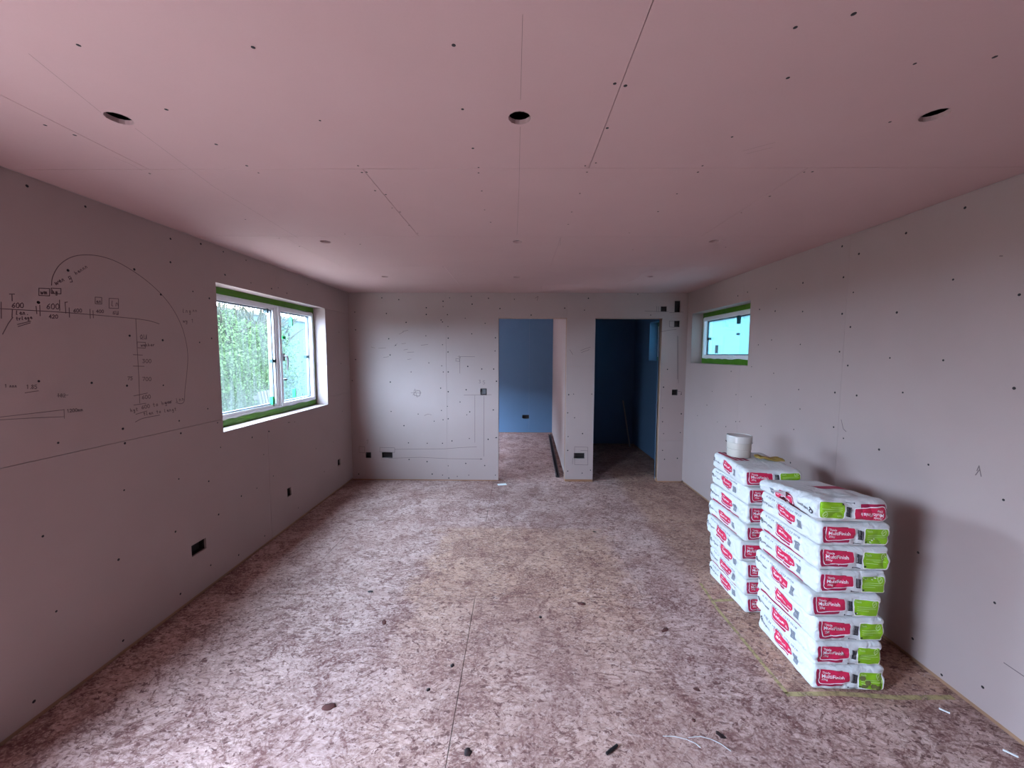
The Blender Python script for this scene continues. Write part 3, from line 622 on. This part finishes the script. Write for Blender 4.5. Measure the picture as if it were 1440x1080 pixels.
class Bag:
    def __init__(s, w, l, h, seed, lump=0.0055, r=0.017, top_lump=0.0, taper=None, bulge=0.009, lift=None):
        s.w, s.l, s.h, s.seed, s.lump, s.r, s.tl, s.taper, s.bulge, s.lift = w, l, h, seed, lump, r, top_lump, taper, bulge, lift
    def map(s, p, off=0.0):
        hx, hy, hz = s.w/2, s.l/2, s.h/2; r = s.r
        x, y, z = p[0], p[1], p[2]-hz
        c = lambda v, m: max(-m, min(m, v))
        rz = min(r*1.05, hz*0.62)
        q = Vector((c(x, hx-r), c(y, hy-r), c(z, hz-rz)))
        d = Vector((x, y, z))-q
        e = Vector((d.x/r, d.y/r, d.z/rz))
        if e.length < 1e-9: return Vector(p)
        e.normalize(); o = q+Vector((e.x*r, e.y*r, e.z*rz))
        side = math.hypot(e.x, e.y)
        nz = Vector((o.x*9+s.seed*7.1, o.y*9-s.seed*3.3, o.z*16+s.seed))
        k = noise.noise(nz)+0.6*noise.noise(nz*2.3)
        cr = 1-abs(noise.noise(Vector((o.x*11+s.seed*3, o.y*11+s.seed, o.z*9)))*2.2); cr = max(0, cr)**3
        wr = noise.noise(Vector((o.x*26+s.seed, o.y*26, o.z*60+s.seed*2)))
        # sides belly out between the pressed top and bottom faces
        prof = 1-(o.z/hz)**2
        amt = s.bulge*prof*(0.5+0.5*noise.noise(Vector((o.x*4+s.seed, o.y*4, 0.5))))+s.lump*k+0.0036*wr-0.0075*cr*prof
        o += Vector((e.x, e.y, 0))*(amt*side+off*side)
        o.z += e.z*off
        if e.z > 0: o.z += e.z*(s.tl*(0.3+k+0.8*noise.noise(Vector((o.x*5+s.seed, o.y*5, 2.0))))-abs(0.002*k)*(s.tl == 0))
        else: o.z += abs(e.z)*abs(0.0015*k)
        o.z += hz
        if s.taper: o.z *= s.taper(o.x/hx, o.y/hy)
        o.z = max(o.z, 0.0)
        if s.lift: o.z += s.lift(o.x/hx, o.y/hy)
        return o
    def mesh(s):
        bm = bmesh.new(); nx, ny, nz = 42, 54, 18
        V = {}
        def vert(i, j, k):
            if (i, j, k) not in V:
                V[(i, j, k)] = bm.verts.new(s.map(((i/nx-.5)*s.w, (j/ny-.5)*s.l, k/nz*s.h)))
            return V[(i, j, k)]
        for i in range(nx):
            for j in range(ny):
                for k in (0, nz): bm.faces.new((vert(i, j, k), vert(i+1, j, k), vert(i+1, j+1, k), vert(i, j+1, k)))
            for k in range(nz):
                for j in (0, ny): bm.faces.new((vert(i, j, k), vert(i+1, j, k), vert(i+1, j, k+1), vert(i, j, k+1)))
        for j in range(ny):
            for k in range(nz):
                for i in (0, nx): bm.faces.new((vert(i, j, k), vert(i, j+1, k), vert(i, j+1, k+1), vert(i, j, k+1)))
        return fix(bm)
    def face(s, f, u, v, flip, off):
        if flip: u, v = 1-u, 1-v
        if f == 'front': p = (-s.w/2+u*s.w, -s.l/2, v*s.h)
        elif f == 'left': p = (-s.w/2, s.l/2-u*s.l, v*s.h)
        else: p = (-s.w/2+u*s.w, -s.l/2+v*s.l, s.h)
        return s.map(p, off)
    def patch(s, bm, f, corners, flip=False, off=0.0014, n=30, m=10, round_=0.0):
        """four corners (tl, tr, br, bl) in face coordinates, corners optionally rounded off"""
        tl, tr, br, bl = corners; g = []
        for j in range(m+1):
            t = j/m; row = []
            ins = 0.0
            if round_:
                q = min(t, 1-t)/0.35
                ins = round_*(1-math.sqrt(max(0, 1-(1-min(q, 1))**2)))
            for i in range(n+1):
                a = ins+(1-2*ins)*i/n
                u = (tl[0]*(1-a)+tr[0]*a)*(1-t)+(bl[0]*(1-a)+br[0]*a)*t
                v = (tl[1]*(1-a)+tr[1]*a)*(1-t)+(bl[1]*(1-a)+br[1]*a)*t
                row.append(bm.verts.new(s.face(f, u, v, flip, off)))
            g.append(row)
        for A, B in zip(g, g[1:]):
            for i in range(n): bm.faces.new((A[i], A[i+1], B[i+1], B[i]))
    def line(s, bm, f, pts, w, flip=False, off=0.002):
        asp = (s.w if f != 'left' else s.l)/(s.h if f != 'top' else s.l)
        for (u0, v0), (u1, v1) in zip(pts, pts[1:]):
            dx, dy = (u1-u0)*asp, v1-v0; L = math.hypot(dx, dy) or 1; ox, oy = -dy/L*w/2/asp, dx/L*w/2
            k = max(2, int(L/0.07))
            for i in range(k):
                a, b = i/k, (i+1)/k
                q = [(u0+(u1-u0)*a+ox, v0+(v1-v0)*a+oy), (u0+(u1-u0)*b+ox, v0+(v1-v0)*b+oy), (u0+(u1-u0)*b-ox, v0+(v1-v0)*b-oy), (u0+(u1-u0)*a-ox, v0+(v1-v0)*a-oy)]
                bm.faces.new([bm.verts.new(s.face(f, *p, flip, off)) for p in q])
    def text(s, bm, f, txt, u0, v0, u1, hv, flip=False, slope=0.0, off=0.0030):
        pv, fs, wd = text_polys(txt)
        vv = [bm.verts.new(s.face(f, u0+x*(u1-u0), v0+y*hv+slope*x, flip, off)) for x, y in pv]
        for fc in fs:
            try: bm.faces.new([vv[i] for i in fc])
            except ValueError: pass

def plaster_bag(label, cx, cy, z0, w, l, h, rot, seed, flip=False, stripe=False, code=True, front=True, tilt=(0, 0), **kw):
    b = Bag(w, l, h, seed, **kw); R = random.Random(seed)
    root = tag(obj('plaster_bag', b.mesh(), PAPER, None, smooth=True), label, 'bag', 'plaster bags in two stacks')
    root.location = (cx, cy, z0); root.rotation_euler = (tilt[0], tilt[1], math.radians(rot))
    def part(name, mat, fn, par=None):
        bm = bmesh.new(); fn(bm); bm.normal_update(); return obj(name, bm, mat, par or root)
    sh = R.uniform(-0.02, 0.02)
    if front:
        def F_(bm): b.patch(bm, 'front', ((.030, .88), (.41, .84), (.42, .20), (.050, .17)), flip, 0.0010, round_=0.04)
        rp = part('dark_red_panel', DKRED, F_)
        rp2 = part('red_panel', RED, lambda bm: b.patch(bm, 'front', ((.085, .885), (.485, .80), (.50, .38), (.095, .28)), flip, 0.0018, round_=0.03))
        part('panel_outline', PRW, lambda bm: b.line(bm, 'front', [(.080, .88), (.078, .40), (.095, .29), (.13, .265), (.49, .36), (.505, .40), (.488, .80)], 0.030, flip, 0.0024), rp2)
        def T(bm):
            b.text(bm, 'front', 'Thistle', .115, .715, .225, .13, flip, -.02)
            b.text(bm, 'front', 'MultiFinish', .112, .545, .415, .205, flip, -.03)
            b.text(bm, 'front', '25kg', .118, .43, .20, .12, flip, -.01)
        part('lettering', PRW, T, rp2)
        def BC(bm):
            for k in range(9): b.line(bm, 'front', [(.535+.0085*k, .74-.006*k), (.540+.0085*k, .36-.004*k)], R.choice((0.012, 0.018, 0.024)), flip, 0.0014)
            b.line(bm, 'front', [(.535, .35), (.605, .32)], 0.03, flip, 0.0014)
        part('barcode', INK, BC)
        part('green_border', PRW, lambda bm: b.patch(bm, 'front', ((.612, .83), (.972, .80), (.975, .085), (.622, .11)), flip, 0.0009, round_=0.05))
        gp = part('green_panel', GRN, lambda bm: b.patch(bm, 'front', ((.625, .80), (.955, .77), (.958, .12), (.635, .15)), flip, 0.0016, round_=0.04))
        def GT(bm):
            b.text(bm, 'front', 'Thistle', .645, .66, .725, .12, flip)
            for v, e in ((.52, .90), (.44, .93), (.36, .82)): b.line(bm, 'front', [(.66, v), (e, v-.02)], 0.018, flip, 0.0022)
            ring = [(.893+.030*math.cos(a*math.pi/6), .64+.115*math.sin(a*math.pi/6)) for a in range(13)]; b.line(bm, 'front', ring, 0.03, flip, 0.0022)
            b.line(bm, 'front', [(.878, .60), (.908, .69)], 0.03, flip, 0.0022)
        part('green_panel_print', PALEGREEN, GT, gp)
        def LG(bm):
            b.line(bm, 'front', [(.48, .16), (.60, .12)], 0.022, flip, 0.0014); b.line(bm, 'front', [(.482, .165), (.495, .16)], 0.06, flip, 0.0014)
            b.patch(bm, 'front', ((.642, .25), (.668, .25), (.668, .18), (.642, .18)), flip, 0.0023, 3, 2)
        part('maker_mark', INK, LG)
    # long side
    part('side_dark_red_panel', DKRED, lambda bm: b.patch(bm, 'left', ((.315+sh, .86), (.60+sh, .70), (.585+sh, .22), (.345+sh, .30)), flip, 0.0010, round_=0.05))
    sp = part('side_red_panel', RED, lambda bm: b.patch(bm, 'left', ((.345+sh, .86), (.64+sh, .72), (.632+sh, .40), (.365+sh, .40)), flip, 0.0018, round_=0.04))
    part('side_panel_outline', PRW, lambda bm: b.line(bm, 'left', [(.340+sh, .85), (.348+sh, .46), (.375+sh, .365), (.60+sh, .34)], 0.028, flip, 0.0024), sp)
    def ST(bm):
        b.text(bm, 'left', 'MultiFinish', .385+sh, .545, .545+sh, .15, flip, -.03); b.text(bm, 'left', 'Thistle', .385+sh, .70, .44+sh, .09, flip, 0)
        b.text(bm, 'left', '25kg', .575+sh, .50, .618+sh, .10, flip, 0)
    part('side_lettering', PRW, ST, sp)
    def SB(bm):
        for k in range(10): b.line(bm, 'left', [(.672+sh+.0075*k, .66), (.674+sh+.0075*k, .30)], R.choice((0.018, 0.024, 0.030)), flip, 0.0014)
        for v in (.62, .52, .42, .34): b.line(bm, 'left', [(.670+sh, v), (.745+sh, v)], 0.012, flip, 0.0015)
    part('side_barcode', GREYINK, SB)
    def SL(bm):
        b.text(bm, 'left', 'british gypsum', .085, .50, .265, .15, flip, -.03, 0.0014)
        ring = [(.055+.014*math.cos(a*math.pi/4), .60+.075*math.sin(a*math.pi/4)) for a in range(9)]; b.line(bm, 'left', ring, 0.05, flip, 0.0014)
        b.line(bm, 'left', [(.055, .52), (.075, .44)], 0.045, flip, 0.0014)
    part('side_maker_mark', INK, SL)
    if code:
        part('batch_code', GREYINK, lambda bm: b.text(bm, 'left', 'B 05 24 10:47 %02d 1523 0918' % (seed % 60), .12, .845, .74, .115, flip, -.015, 0.0014))
    if stripe:
        part('red_stripe', DKRED, lambda bm: b.patch(bm, 'left', ((.10, .20), (.80, .13), (.80, .04), (.10, .10)), flip, 0.0010, 18, 2))
    return root, b, part
NTH = ['on the floor at the bottom', 'second from the floor', 'third from the floor', 'fourth from the floor', 'fifth from the floor', 'sixth from the floor', 'seventh from the floor', 'topmost, eighth from the floor']
# front stack: (left x, right x, z bottom, z top) from the floor up
FS = [(1.457, 1.796, 0.0, .124), (1.446, 1.772, .1255, .248), (1.441, 1.772, .2495, .371), (1.419, 1.747, .3725, .490), (1.440, 1.764, .4915, .607), (1.438, 1.772, .6085, .727), (1.436, 1.764, .7285, .842)]
for i, (x0, x1, z0, z1) in enumerate(FS):
    w = x1-x0+0.004; lab = 'plaster bag %s, in the stack topped by the torn bag' % NTH[i]
    rt, bg_, prt = plaster_bag(lab, (x0+x1)/2+0.003, 2.062, z0, w, 0.452, z1-z0, (-1.0, 0.6, 1.2, -0.8, 0.8, -0.5, 0.4)[i], 20+i, stripe=i in (2, 4, 5), code=i != 2)
    if i == 0:
        prt('damp_stain', MOULD, lambda bm: [bg_.patch(bm, 'front', ((u, v+.12), (u+.09, v+.10), (u+.08, v-.06), (u+.01, v-.08)), False, 0.0026, 4, 3, 0.2) for u, v in ((.63, .55), (.70, .38), (.66, .22), (.78, .25), (.85, .18))])
# torn bag lying upside down on top
def tp(x, y): return 1.0+0.10*min(0, -x)+0.10*y
rt, bg_, prt = plaster_bag('torn-open plaster bag lying upside down on top of its stack', 1.590, 2.065, .8440, .335, .47, .108, -1.5, 41, flip=True, code=False, lump=0.009, top_lump=0.007, r=0.032, bulge=0.016, taper=lambda x, y: 0.83-0.02*x-0.27*y)
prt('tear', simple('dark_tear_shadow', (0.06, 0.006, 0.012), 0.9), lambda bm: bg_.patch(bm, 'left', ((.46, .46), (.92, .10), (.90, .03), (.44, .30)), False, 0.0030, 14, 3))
def FL(bm):
    a = [bg_.face('left', u, v, False, o) for u, v, o in ((.26, .50, .004), (.52, .47, .004), (.64, .80, .042), (.44, .62, .026))]
    vs_ = [bm.verts.new(p) for p in a]; bm.faces.new(vs_)
    r = bmesh.ops.extrude_face_region(bm, geom=bm.faces[:])
    for v in r['geom']:
        if isinstance(v, bmesh.types.BMVert): v.co.x += 0.0015
    fix(bm)
prt('torn_flap', simple('grey_inner_sack_paper', (0.55, 0.45, 0.46), 0.7), FL)
prt('top_red_panel', DKRED, lambda bm: bg_.patch(bm, 'top', ((.48, .62), (.92, .60), (.90, .40), (.52, .50)), False, 0.0014, 12, 6))
# back stack
BS = [(1.449, 0.0, .110), (1.445, .1115, .217), (1.442, .2185, .333), (1.410, .3345, .465), (1.425, .4665, .575), (1.432, .5765, .700), (1.436, .7015, .813)]
for i, (x0, z0, z1) in enumerate(BS):
    lab = 'plaster bag %s, in the stack carrying the white tub' % NTH[i]
    plaster_bag(lab, x0+0.168, 2.640, z0, .335, .455, z1-z0, (0.8, -0.6, 0.4, -1.4, 0.6, 1.0, -0.5)[i], 60+i, stripe=i in (1, 4, 5), code=i not in (4, 5))
rt, bg_, prt = plaster_bag('slumped plaster bag, topmost of its stack, with a white tub standing on it', 1.594, 2.632, .8145, .335, .455, .116, -4.0, 77, lump=0.006, code=False, r=0.026, bulge=0.012,
            taper=lambda x, y: 1.0-0.38*max(0.0, x+0.2)+0.02*y, lift=lambda x, y: 0.046*max(0.0, x+0.2))

prt('top_red_stripes', DKRED, lambda bm: [bg_.patch(bm, 'top', ((u, .93), (u+.07, .93), (u+.16, .45), (u+.09, .45)), False, 0.0016, 6, 14) for u in (.03, .13, .23)])

# ------------------------------------------------------------------ white tub on the back stack
TUBM = simple('cream_tub_plastic', (0.52, 0.46, 0.40), 0.4, var=0.06, spec=0.5)
LIDM = simple('pale_tub_lid_plastic', (0.56, 0.52, 0.48), 0.12, var=0.04, spec=0.6)
tx, ty, tz = 1.548, 2.735, 0.9345
bm = add_lathe(bmesh.new(), [(.069, 0), (.072, .004), (.0735, .048), (.0755, .049), (.0760, .054), (.0745, .056), (.0755, .098)], 40, (0, 0, 0)); fix(bm)
tub = tag(obj('plastic_tub', bm, TUBM, None, smooth=False), 'round cream plastic tub with lid standing on the plaster bags', 'tub'); tub.location = (tx, ty, tz)
bm = add_lathe(bmesh.new(), [(.0765, .0985), (.0790, .100), (.0800, .140), (.0785, .146), (.0735, .147), (.0715, .143), (.001, .143)], 40); fix(bm); obj('lid', bm, LIDM, tub)
bm = bmesh.new(); add_tube(bm, [(.0815*math.cos(a), .0815*math.sin(a), .100-0.030*math.sin((a+0.6)/3.3*math.pi)) for a in [-0.6+3.3*k/16 for k in range(17)]], .0022, 6); fix(bm); obj('wire_handle', bm, STEEL, tub)
# yellow-brown folded strip beside it
bm = bmesh.new(); n = 12; R_ = random.Random(3); rowsv = []
for i in range(n+1):
    u = i/n; z = 0.9425-0.010*u+0.004*math.sin(u*9)
    rowsv.append([bm.verts.new((1.615+0.150*u, 2.600+0.045*v-0.02*u, z+0.004+0.004*math.sin(v*5+u*6))) for v in (0, .5, 1, 1.5)])
for A, B in zip(rowsv, rowsv[1:]):
    for j in range(3): bm.faces.new((A[j], A[j+1], B[j+1], B[j]))
ex = bmesh.ops.extrude_face_region(bm, geom=bm.faces[:])
for v in ex['geom']:
    if isinstance(v, bmesh.types.BMVert): v.co.z += 0.010
fix(bm); tag(obj('folded_strip', bm, simple('ochre_card', (0.34, 0.22, 0.055), 0.8, var=0.3)), 'yellow-brown folded strip lying beside the tub on the bags', 'packaging')

# ------------------------------------------------------------------ things lying on the floor
m = N('yellow_dust_line'); tp_ = m.n('ShaderNodeBsdfTransparent'); df = m.n('ShaderNodeBsdfDiffuse'); df.inputs[0].default_value = (0.50, 0.40, 0.20, 1)
ms = m.n('ShaderNodeMixShader'); m.l(m.ramp(m.noise(m.coord(), 16, 5, 0.7), 0.36, 0.56, 0.25, 0.85), ms.inputs[0]); m.l(tp_.outputs[0], ms.inputs[1]); m.l(df.outputs[0], ms.inputs[2]); m.l(ms.outputs[0], m.out.inputs[0]); YLINE = m.m
bm = bmesh.new()
def strip(bm, pts, w):
    for (x0, y0), (x1, y1) in zip(pts, pts[1:]):
        L = math.hypot(x1-x0, y1-y0); ox, oy = -(y1-y0)/L*w/2, (x1-x0)/L*w/2
        bm.faces.new([bm.verts.new((x, y, 0.0009)) for x, y in ((x0-ox, y0-oy), (x1-ox, y1-oy), (x1+ox, y1+oy), (x0+ox, y0+oy))])
strip(bm, [(1.322, 2.74), (1.300, 2.45), (1.315, 1.812)], 0.020); strip(bm, [(1.305, 1.810), (1.57, 1.818), (1.83, 1.800), (2.10, 1.806)], 0.026); strip(bm, [(1.31, 2.538), (1.50, 2.552)], 0.026)
o = obj('yellow_dust_line', bm, YLINE, floor); o['label'] = 'pale yellow dust line on the boards around the bag stacks'
def blob(name, mat, x, y, sx, sy, h, ang, seed, label, cat, group=None):
    bm = bmesh.new(); n = 14; rr = random.Random(seed); top = []; bot = []
    for k in range(n):
        a = 2*math.pi*k/n; q = rr.uniform(0.75, 1.1); px, py = sx*q*math.cos(a), sy*q*math.sin(a)
        c, s = math.cos(ang), math.sin(ang); X, Y = x+px*c-py*s, y+px*s+py*c
        bot.append(bm.verts.new((X, Y, 0.0004))); top.append(bm.verts.new((x+(X-x)*.8, y+(Y-y)*.8, h*rr.uniform(.6, 1))))
    for k in range(n): bm.faces.new((bot[k], bot[(k+1) % n], top[(k+1) % n], top[k]))
    c = bm.verts.new((x, y, h*1.1))
    for k in range(n): bm.faces.new((top[k], top[(k+1) % n], c))
    bm.faces.new(bot); fix(bm); return tag(obj(name, bm, mat, None, smooth=True), label, cat, group)
P = lambda x, y: on(2, 0, x, y)
MUDM = simple('dried_red_mud', (0.10, 0.035, 0.03), 0.9, var=0.3)
p = P(1013.5, 1034); blob('fallen_leaf', LEAF, p.x, p.y, .024, .013, .004, -0.9, 1, 'dark oval leaf beside the white twine on the floor', 'leaf')
p = P(658, 1058); blob('fallen_leaf', LEAF, p.x, p.y, .016, .021, .004, 0.3, 2, 'small black curled leaf on the open floor between boot prints', 'leaf')
p = P(463, 994); blob('mud_clod', MUDM, p.x, p.y, .034, .020, .008, 0.3, 3, 'flat reddish clod of dried mud on the pale dusty floor', 'mud')
for i, (x, y, sx, sy) in enumerate(((521, 832, .020, .012), (636, 936, .013, .012), (760, 868, .013, .010), (836, 748, .020, .010), (602, 970, .012, .009), (540, 875, .026, .013), (818, 849, .030, .020), (935, 886, .032, .014), (975, 1013, .010, .008), (980, 970, .018, .010))):
    p = P(x, y); blob('mud_crumb', MUDM if i > 4 else LEAF, p.x, p.y, sx, sy, .004, i, 10+i, 'small dark crumb of mud trodden onto the floor', 'mud', 'mud crumbs on the floor')
a, b = P(853, 1062), P(868, 1050)
bm = add_tube(bmesh.new(), [(a.x, a.y, .007), (b.x, b.y, .007)], .006, 8); fix(bm); tag(obj('plastic_offcut', bm, BLACK), 'short black rod offcut lying on the floor', 'offcut')
tw = [P(*q) for q in ((932, 1036), (948, 1037), (965, 1040), (978, 1046), (985, 1053))]
tw2 = [P(*q) for q in ((968, 1038), (985, 1037), (1000, 1040), (1014, 1047), (1028, 1058))]
for q in (tw, tw2):
    bm = add_tube(bmesh.new(), [(v.x, v.y, .003+.002*math.sin(i*2)) for i, v in enumerate(q)], .0015, 6); fix(bm)
    tag(obj('twine', bm, simple('off_white_twine', (0.55, 0.53, 0.52), 0.7)), 'thin white strand of twine curling beside a dark leaf', 'string', 'white twine strands')
p = P(706, 681.5); bm = bmesh.new(); add_box(bm, -.055, .055, -.028, .028, 0.0005, .004); fix(bm)
o = tag(obj('paper_scrap', bm, WHITE), 'small white paper scrap by the first doorway', 'paper'); o.location = (p.x, p.y, 0); o.rotation_euler.z = 0.25
for i, (x, y, l_) in enumerate(((1328, 1000, .035), (1421, 1060, .04))):
    p = P(x, y); bm = bmesh.new(); add_box(bm, -l_/2, l_/2, -.004, .004, .0005, .004); fix(bm)
    o = tag(obj('wood_splinter', bm, WHITE), 'pale sliver lying on the floor beside the long wall', 'splinter', 'pale slivers by the right wall'); o.location = (p.x, p.y, 0); o.rotation_euler.z = -0.8
# rail lying in the hall
a, b = Vector((.545, 5.16, 0)), Vector((.660, 7.92, 0)); d = (b-a).normalized(); s = Vector((-d.y, d.x, 0))*.024
bm = bmesh.new()
for q in ((-1, -.58, 0, .034), (.58, 1, 0, .034), (-.58, .58, 0, .006)):
    vs_ = [bm.verts.new((e+s*k)+Vector((0, 0, z))) for e in (a, b) for k in q[:2] for z in q[2:]]
    for f in ((0, 1, 3, 2), (4, 6, 7, 5), (0, 4, 5, 1), (2, 3, 7, 6), (0, 2, 6, 4), (1, 5, 7, 3)): bm.faces.new([vs_[i] for i in f])
bmesh.ops.recalc_face_normals(bm, faces=bm.faces)
tag(obj('metal_channel', bm, RAILM), 'long dark metal channel lying on the hall floor along the wall', 'channel')
# pale batten leaning in the washroom corner
bm = add_tube(bmesh.new(), [(2.004, 6.93, .002), (1.93, 7.183, .80)], .013, 8); fix(bm)
tag(obj('leaning_batten', bm, simple('pale_batten', (0.32, 0.30, 0.30), 0.6)), 'thin pale batten leaning on the dark washroom wall', 'batten')

# ------------------------------------------------------------------ garden beyond the larger window
ground = box('ground', simple('brown_site_gravel', (0.27, 0.21, 0.175), 0.95, scale=6), None, -60, 60, -60, 60, -0.6, -0.21)
tag(ground, 'bare brown gravel ground outside the windows', 'ground', kind='structure')
LEAVES = N('hedge_leaf'); oi = LEAVES.n('ShaderNodeNewGeometry'); LEAVES = LEAVES.bsdf(LEAVES.mix(LEAVES.ramp(LEAVES.noise(LEAVES.coord(), 2.2, 4), 0.3, 0.7), (0.016, 0.028, 0.0095), (0.040, 0.056, 0.024)), 0.9, spec=0.0)
TWIG = simple('grey_twig', (0.02, 0.018, 0.012), 0.9, spec=0.0)
R_ = random.Random(11)
hedge = tag(bpy.data.objects.new('hedge', None), 'tall green hedge seen through the steamed-up window', 'hedge'); COL.objects.link(hedge); hedge.location = (-7.4, 8.9, -0.21)
bm = bmesh.new()
for i in range(20000):
    y = R_.uniform(-2.9, 2.9); z = R_.uniform(0.05, 2.75+0.25*noise.noise((y*0.9, 0, 0))); x = R_.gauss(0.55, 0.22)+0.2*noise.noise((y, z, 0))-max(0, z-2.1)*0.5
    c = Vector((x, y, z)); s = R_.uniform(.022, .055); n1 = Vector((R_.uniform(-1, 1), R_.uniform(-1, 1), R_.uniform(-1, 1))).normalized(); n2 = n1.orthogonal().normalized()
    bm.faces.new([bm.verts.new(c+v) for v in (n1*s, n2*s*.5, -n1*s, -n2*s*.5)])
o = obj('foliage', bm, LEAVES, hedge, kind='stuff')
bm = bmesh.new(); add_box(bm, -0.6, 0.25, -2.9, 2.9, 0, 2.45); fix(bm); obj('dense_core', bm, LEAVES, hedge)
bm = bmesh.new()
for i in range(200):
    y = R_.uniform(-2.9, 3.0); x = R_.uniform(-.3, .5); p = Vector((x, y, 2.1)); pts = [p.copy()]; dv = Vector((R_.uniform(-.3, .3), R_.uniform(-.5, .5), 1))
    for k in range(5):
        dv += Vector((R_.uniform(-.4, .4), R_.uniform(-.6, .6), R_.uniform(-.3, .2))); p = p+dv.normalized()*R_.uniform(.18, .32); pts.append(p.copy())
    add_tube(bm, pts, [.035, .030, .025, .020, .016, .010], 4)
obj('twigs', bm, TWIG, hedge, kind='stuff')
R_ = random.Random(5)  # out-of-view hedge added to cut the low sky light reaching the right wall
low = tag(bpy.data.objects.new('sky_screen_hedge', None), 'lower clipped green hedge, unseen, added to screen low sky from the doorway', 'hedge'); COL.objects.link(low); low.location = (-7.4, -1.6, -0.21)
bm = bmesh.new()
for i in range(5000):
    y = R_.uniform(-7.5, 7.5); c = Vector((R_.gauss(0.4, 0.12), y, R_.uniform(0.05, 2.2+0.08*noise.noise((y, 3, 0))))); z_ = R_.uniform(.04, .09)
    n1 = Vector((R_.uniform(-1, 1), R_.uniform(-1, 1), R_.uniform(-1, 1))).normalized(); n2 = n1.orthogonal().normalized()
    bm.faces.new([bm.verts.new(c+v) for v in (n1*z_, n2*z_*.5, -n1*z_, -n2*z_*.5)])
obj('foliage', bm, LEAVES, low, kind='stuff')
bm = bmesh.new(); add_box(bm, -0.5, 0.3, -7.5, 7.5, 0, 2.1); fix(bm); obj('dense_core', bm, LEAVES, low)
def pallet(x, y, rz, n, label, w=0.10, h=1.0):
    r = tag(bpy.data.objects.new('timber_pallet', None), label, 'pallet'); COL.objects.link(r); r.location = (x, y, -0.21); r.rotation_euler = (0, math.radians(-8), rz)
    me = None
    for i in range(n):
        if me is None:
            o = box('slat', PALLET, r, -.011, .011, -w/2, w/2, 0, h); me = o.data
        else:
            o = bpy.data.objects.new('slat', me); COL.objects.link(o); o.parent = r
        o.location = (0, (i-(n-1)/2)*(w+.055), 0)
    for z in (.08, h/2, h-.16): box('bearer', PALLET, r, -.09, -.012, -n*(w+.055)/2, n*(w+.055)/2, z, z+.09)
pallet(-5.2, 6.35, 0.35, 8, 'weathered timber pallet stood on edge in front of the hedge, nearer the fixed pane')
pallet(-5.7, 9.2, 0.2, 8, 'weathered timber pallet stood on edge in front of the hedge, nearer the casement')
bm = add_tube(bmesh.new(), [(-4.6, 5.0, 1.10), (-4.9, 6.6, 0.55), (-4.95, 7.1, -0.2)], .035, 6); fix(bm)
tag(obj('leaning_pole', bm, PALLET), 'weathered pole leaning outside the steamed-up window', 'pole')

bm = bmesh.new(); add_box(bm, -9.0, -8.7, 11.0, 19.0, -0.21, 2.9); fix(bm)
shed = tag(obj('garden_shed', bm, simple('blue_grey_sheeting', (0.030, 0.042, 0.041), 0.9, var=0.2, scale=2, spec=0.0)), 'blue-grey shed wall beyond the casement', 'shed')
box('roof_edge', PALLET, shed, -9.1, -8.6, 10.9, 19.1, 2.9, 2.98)
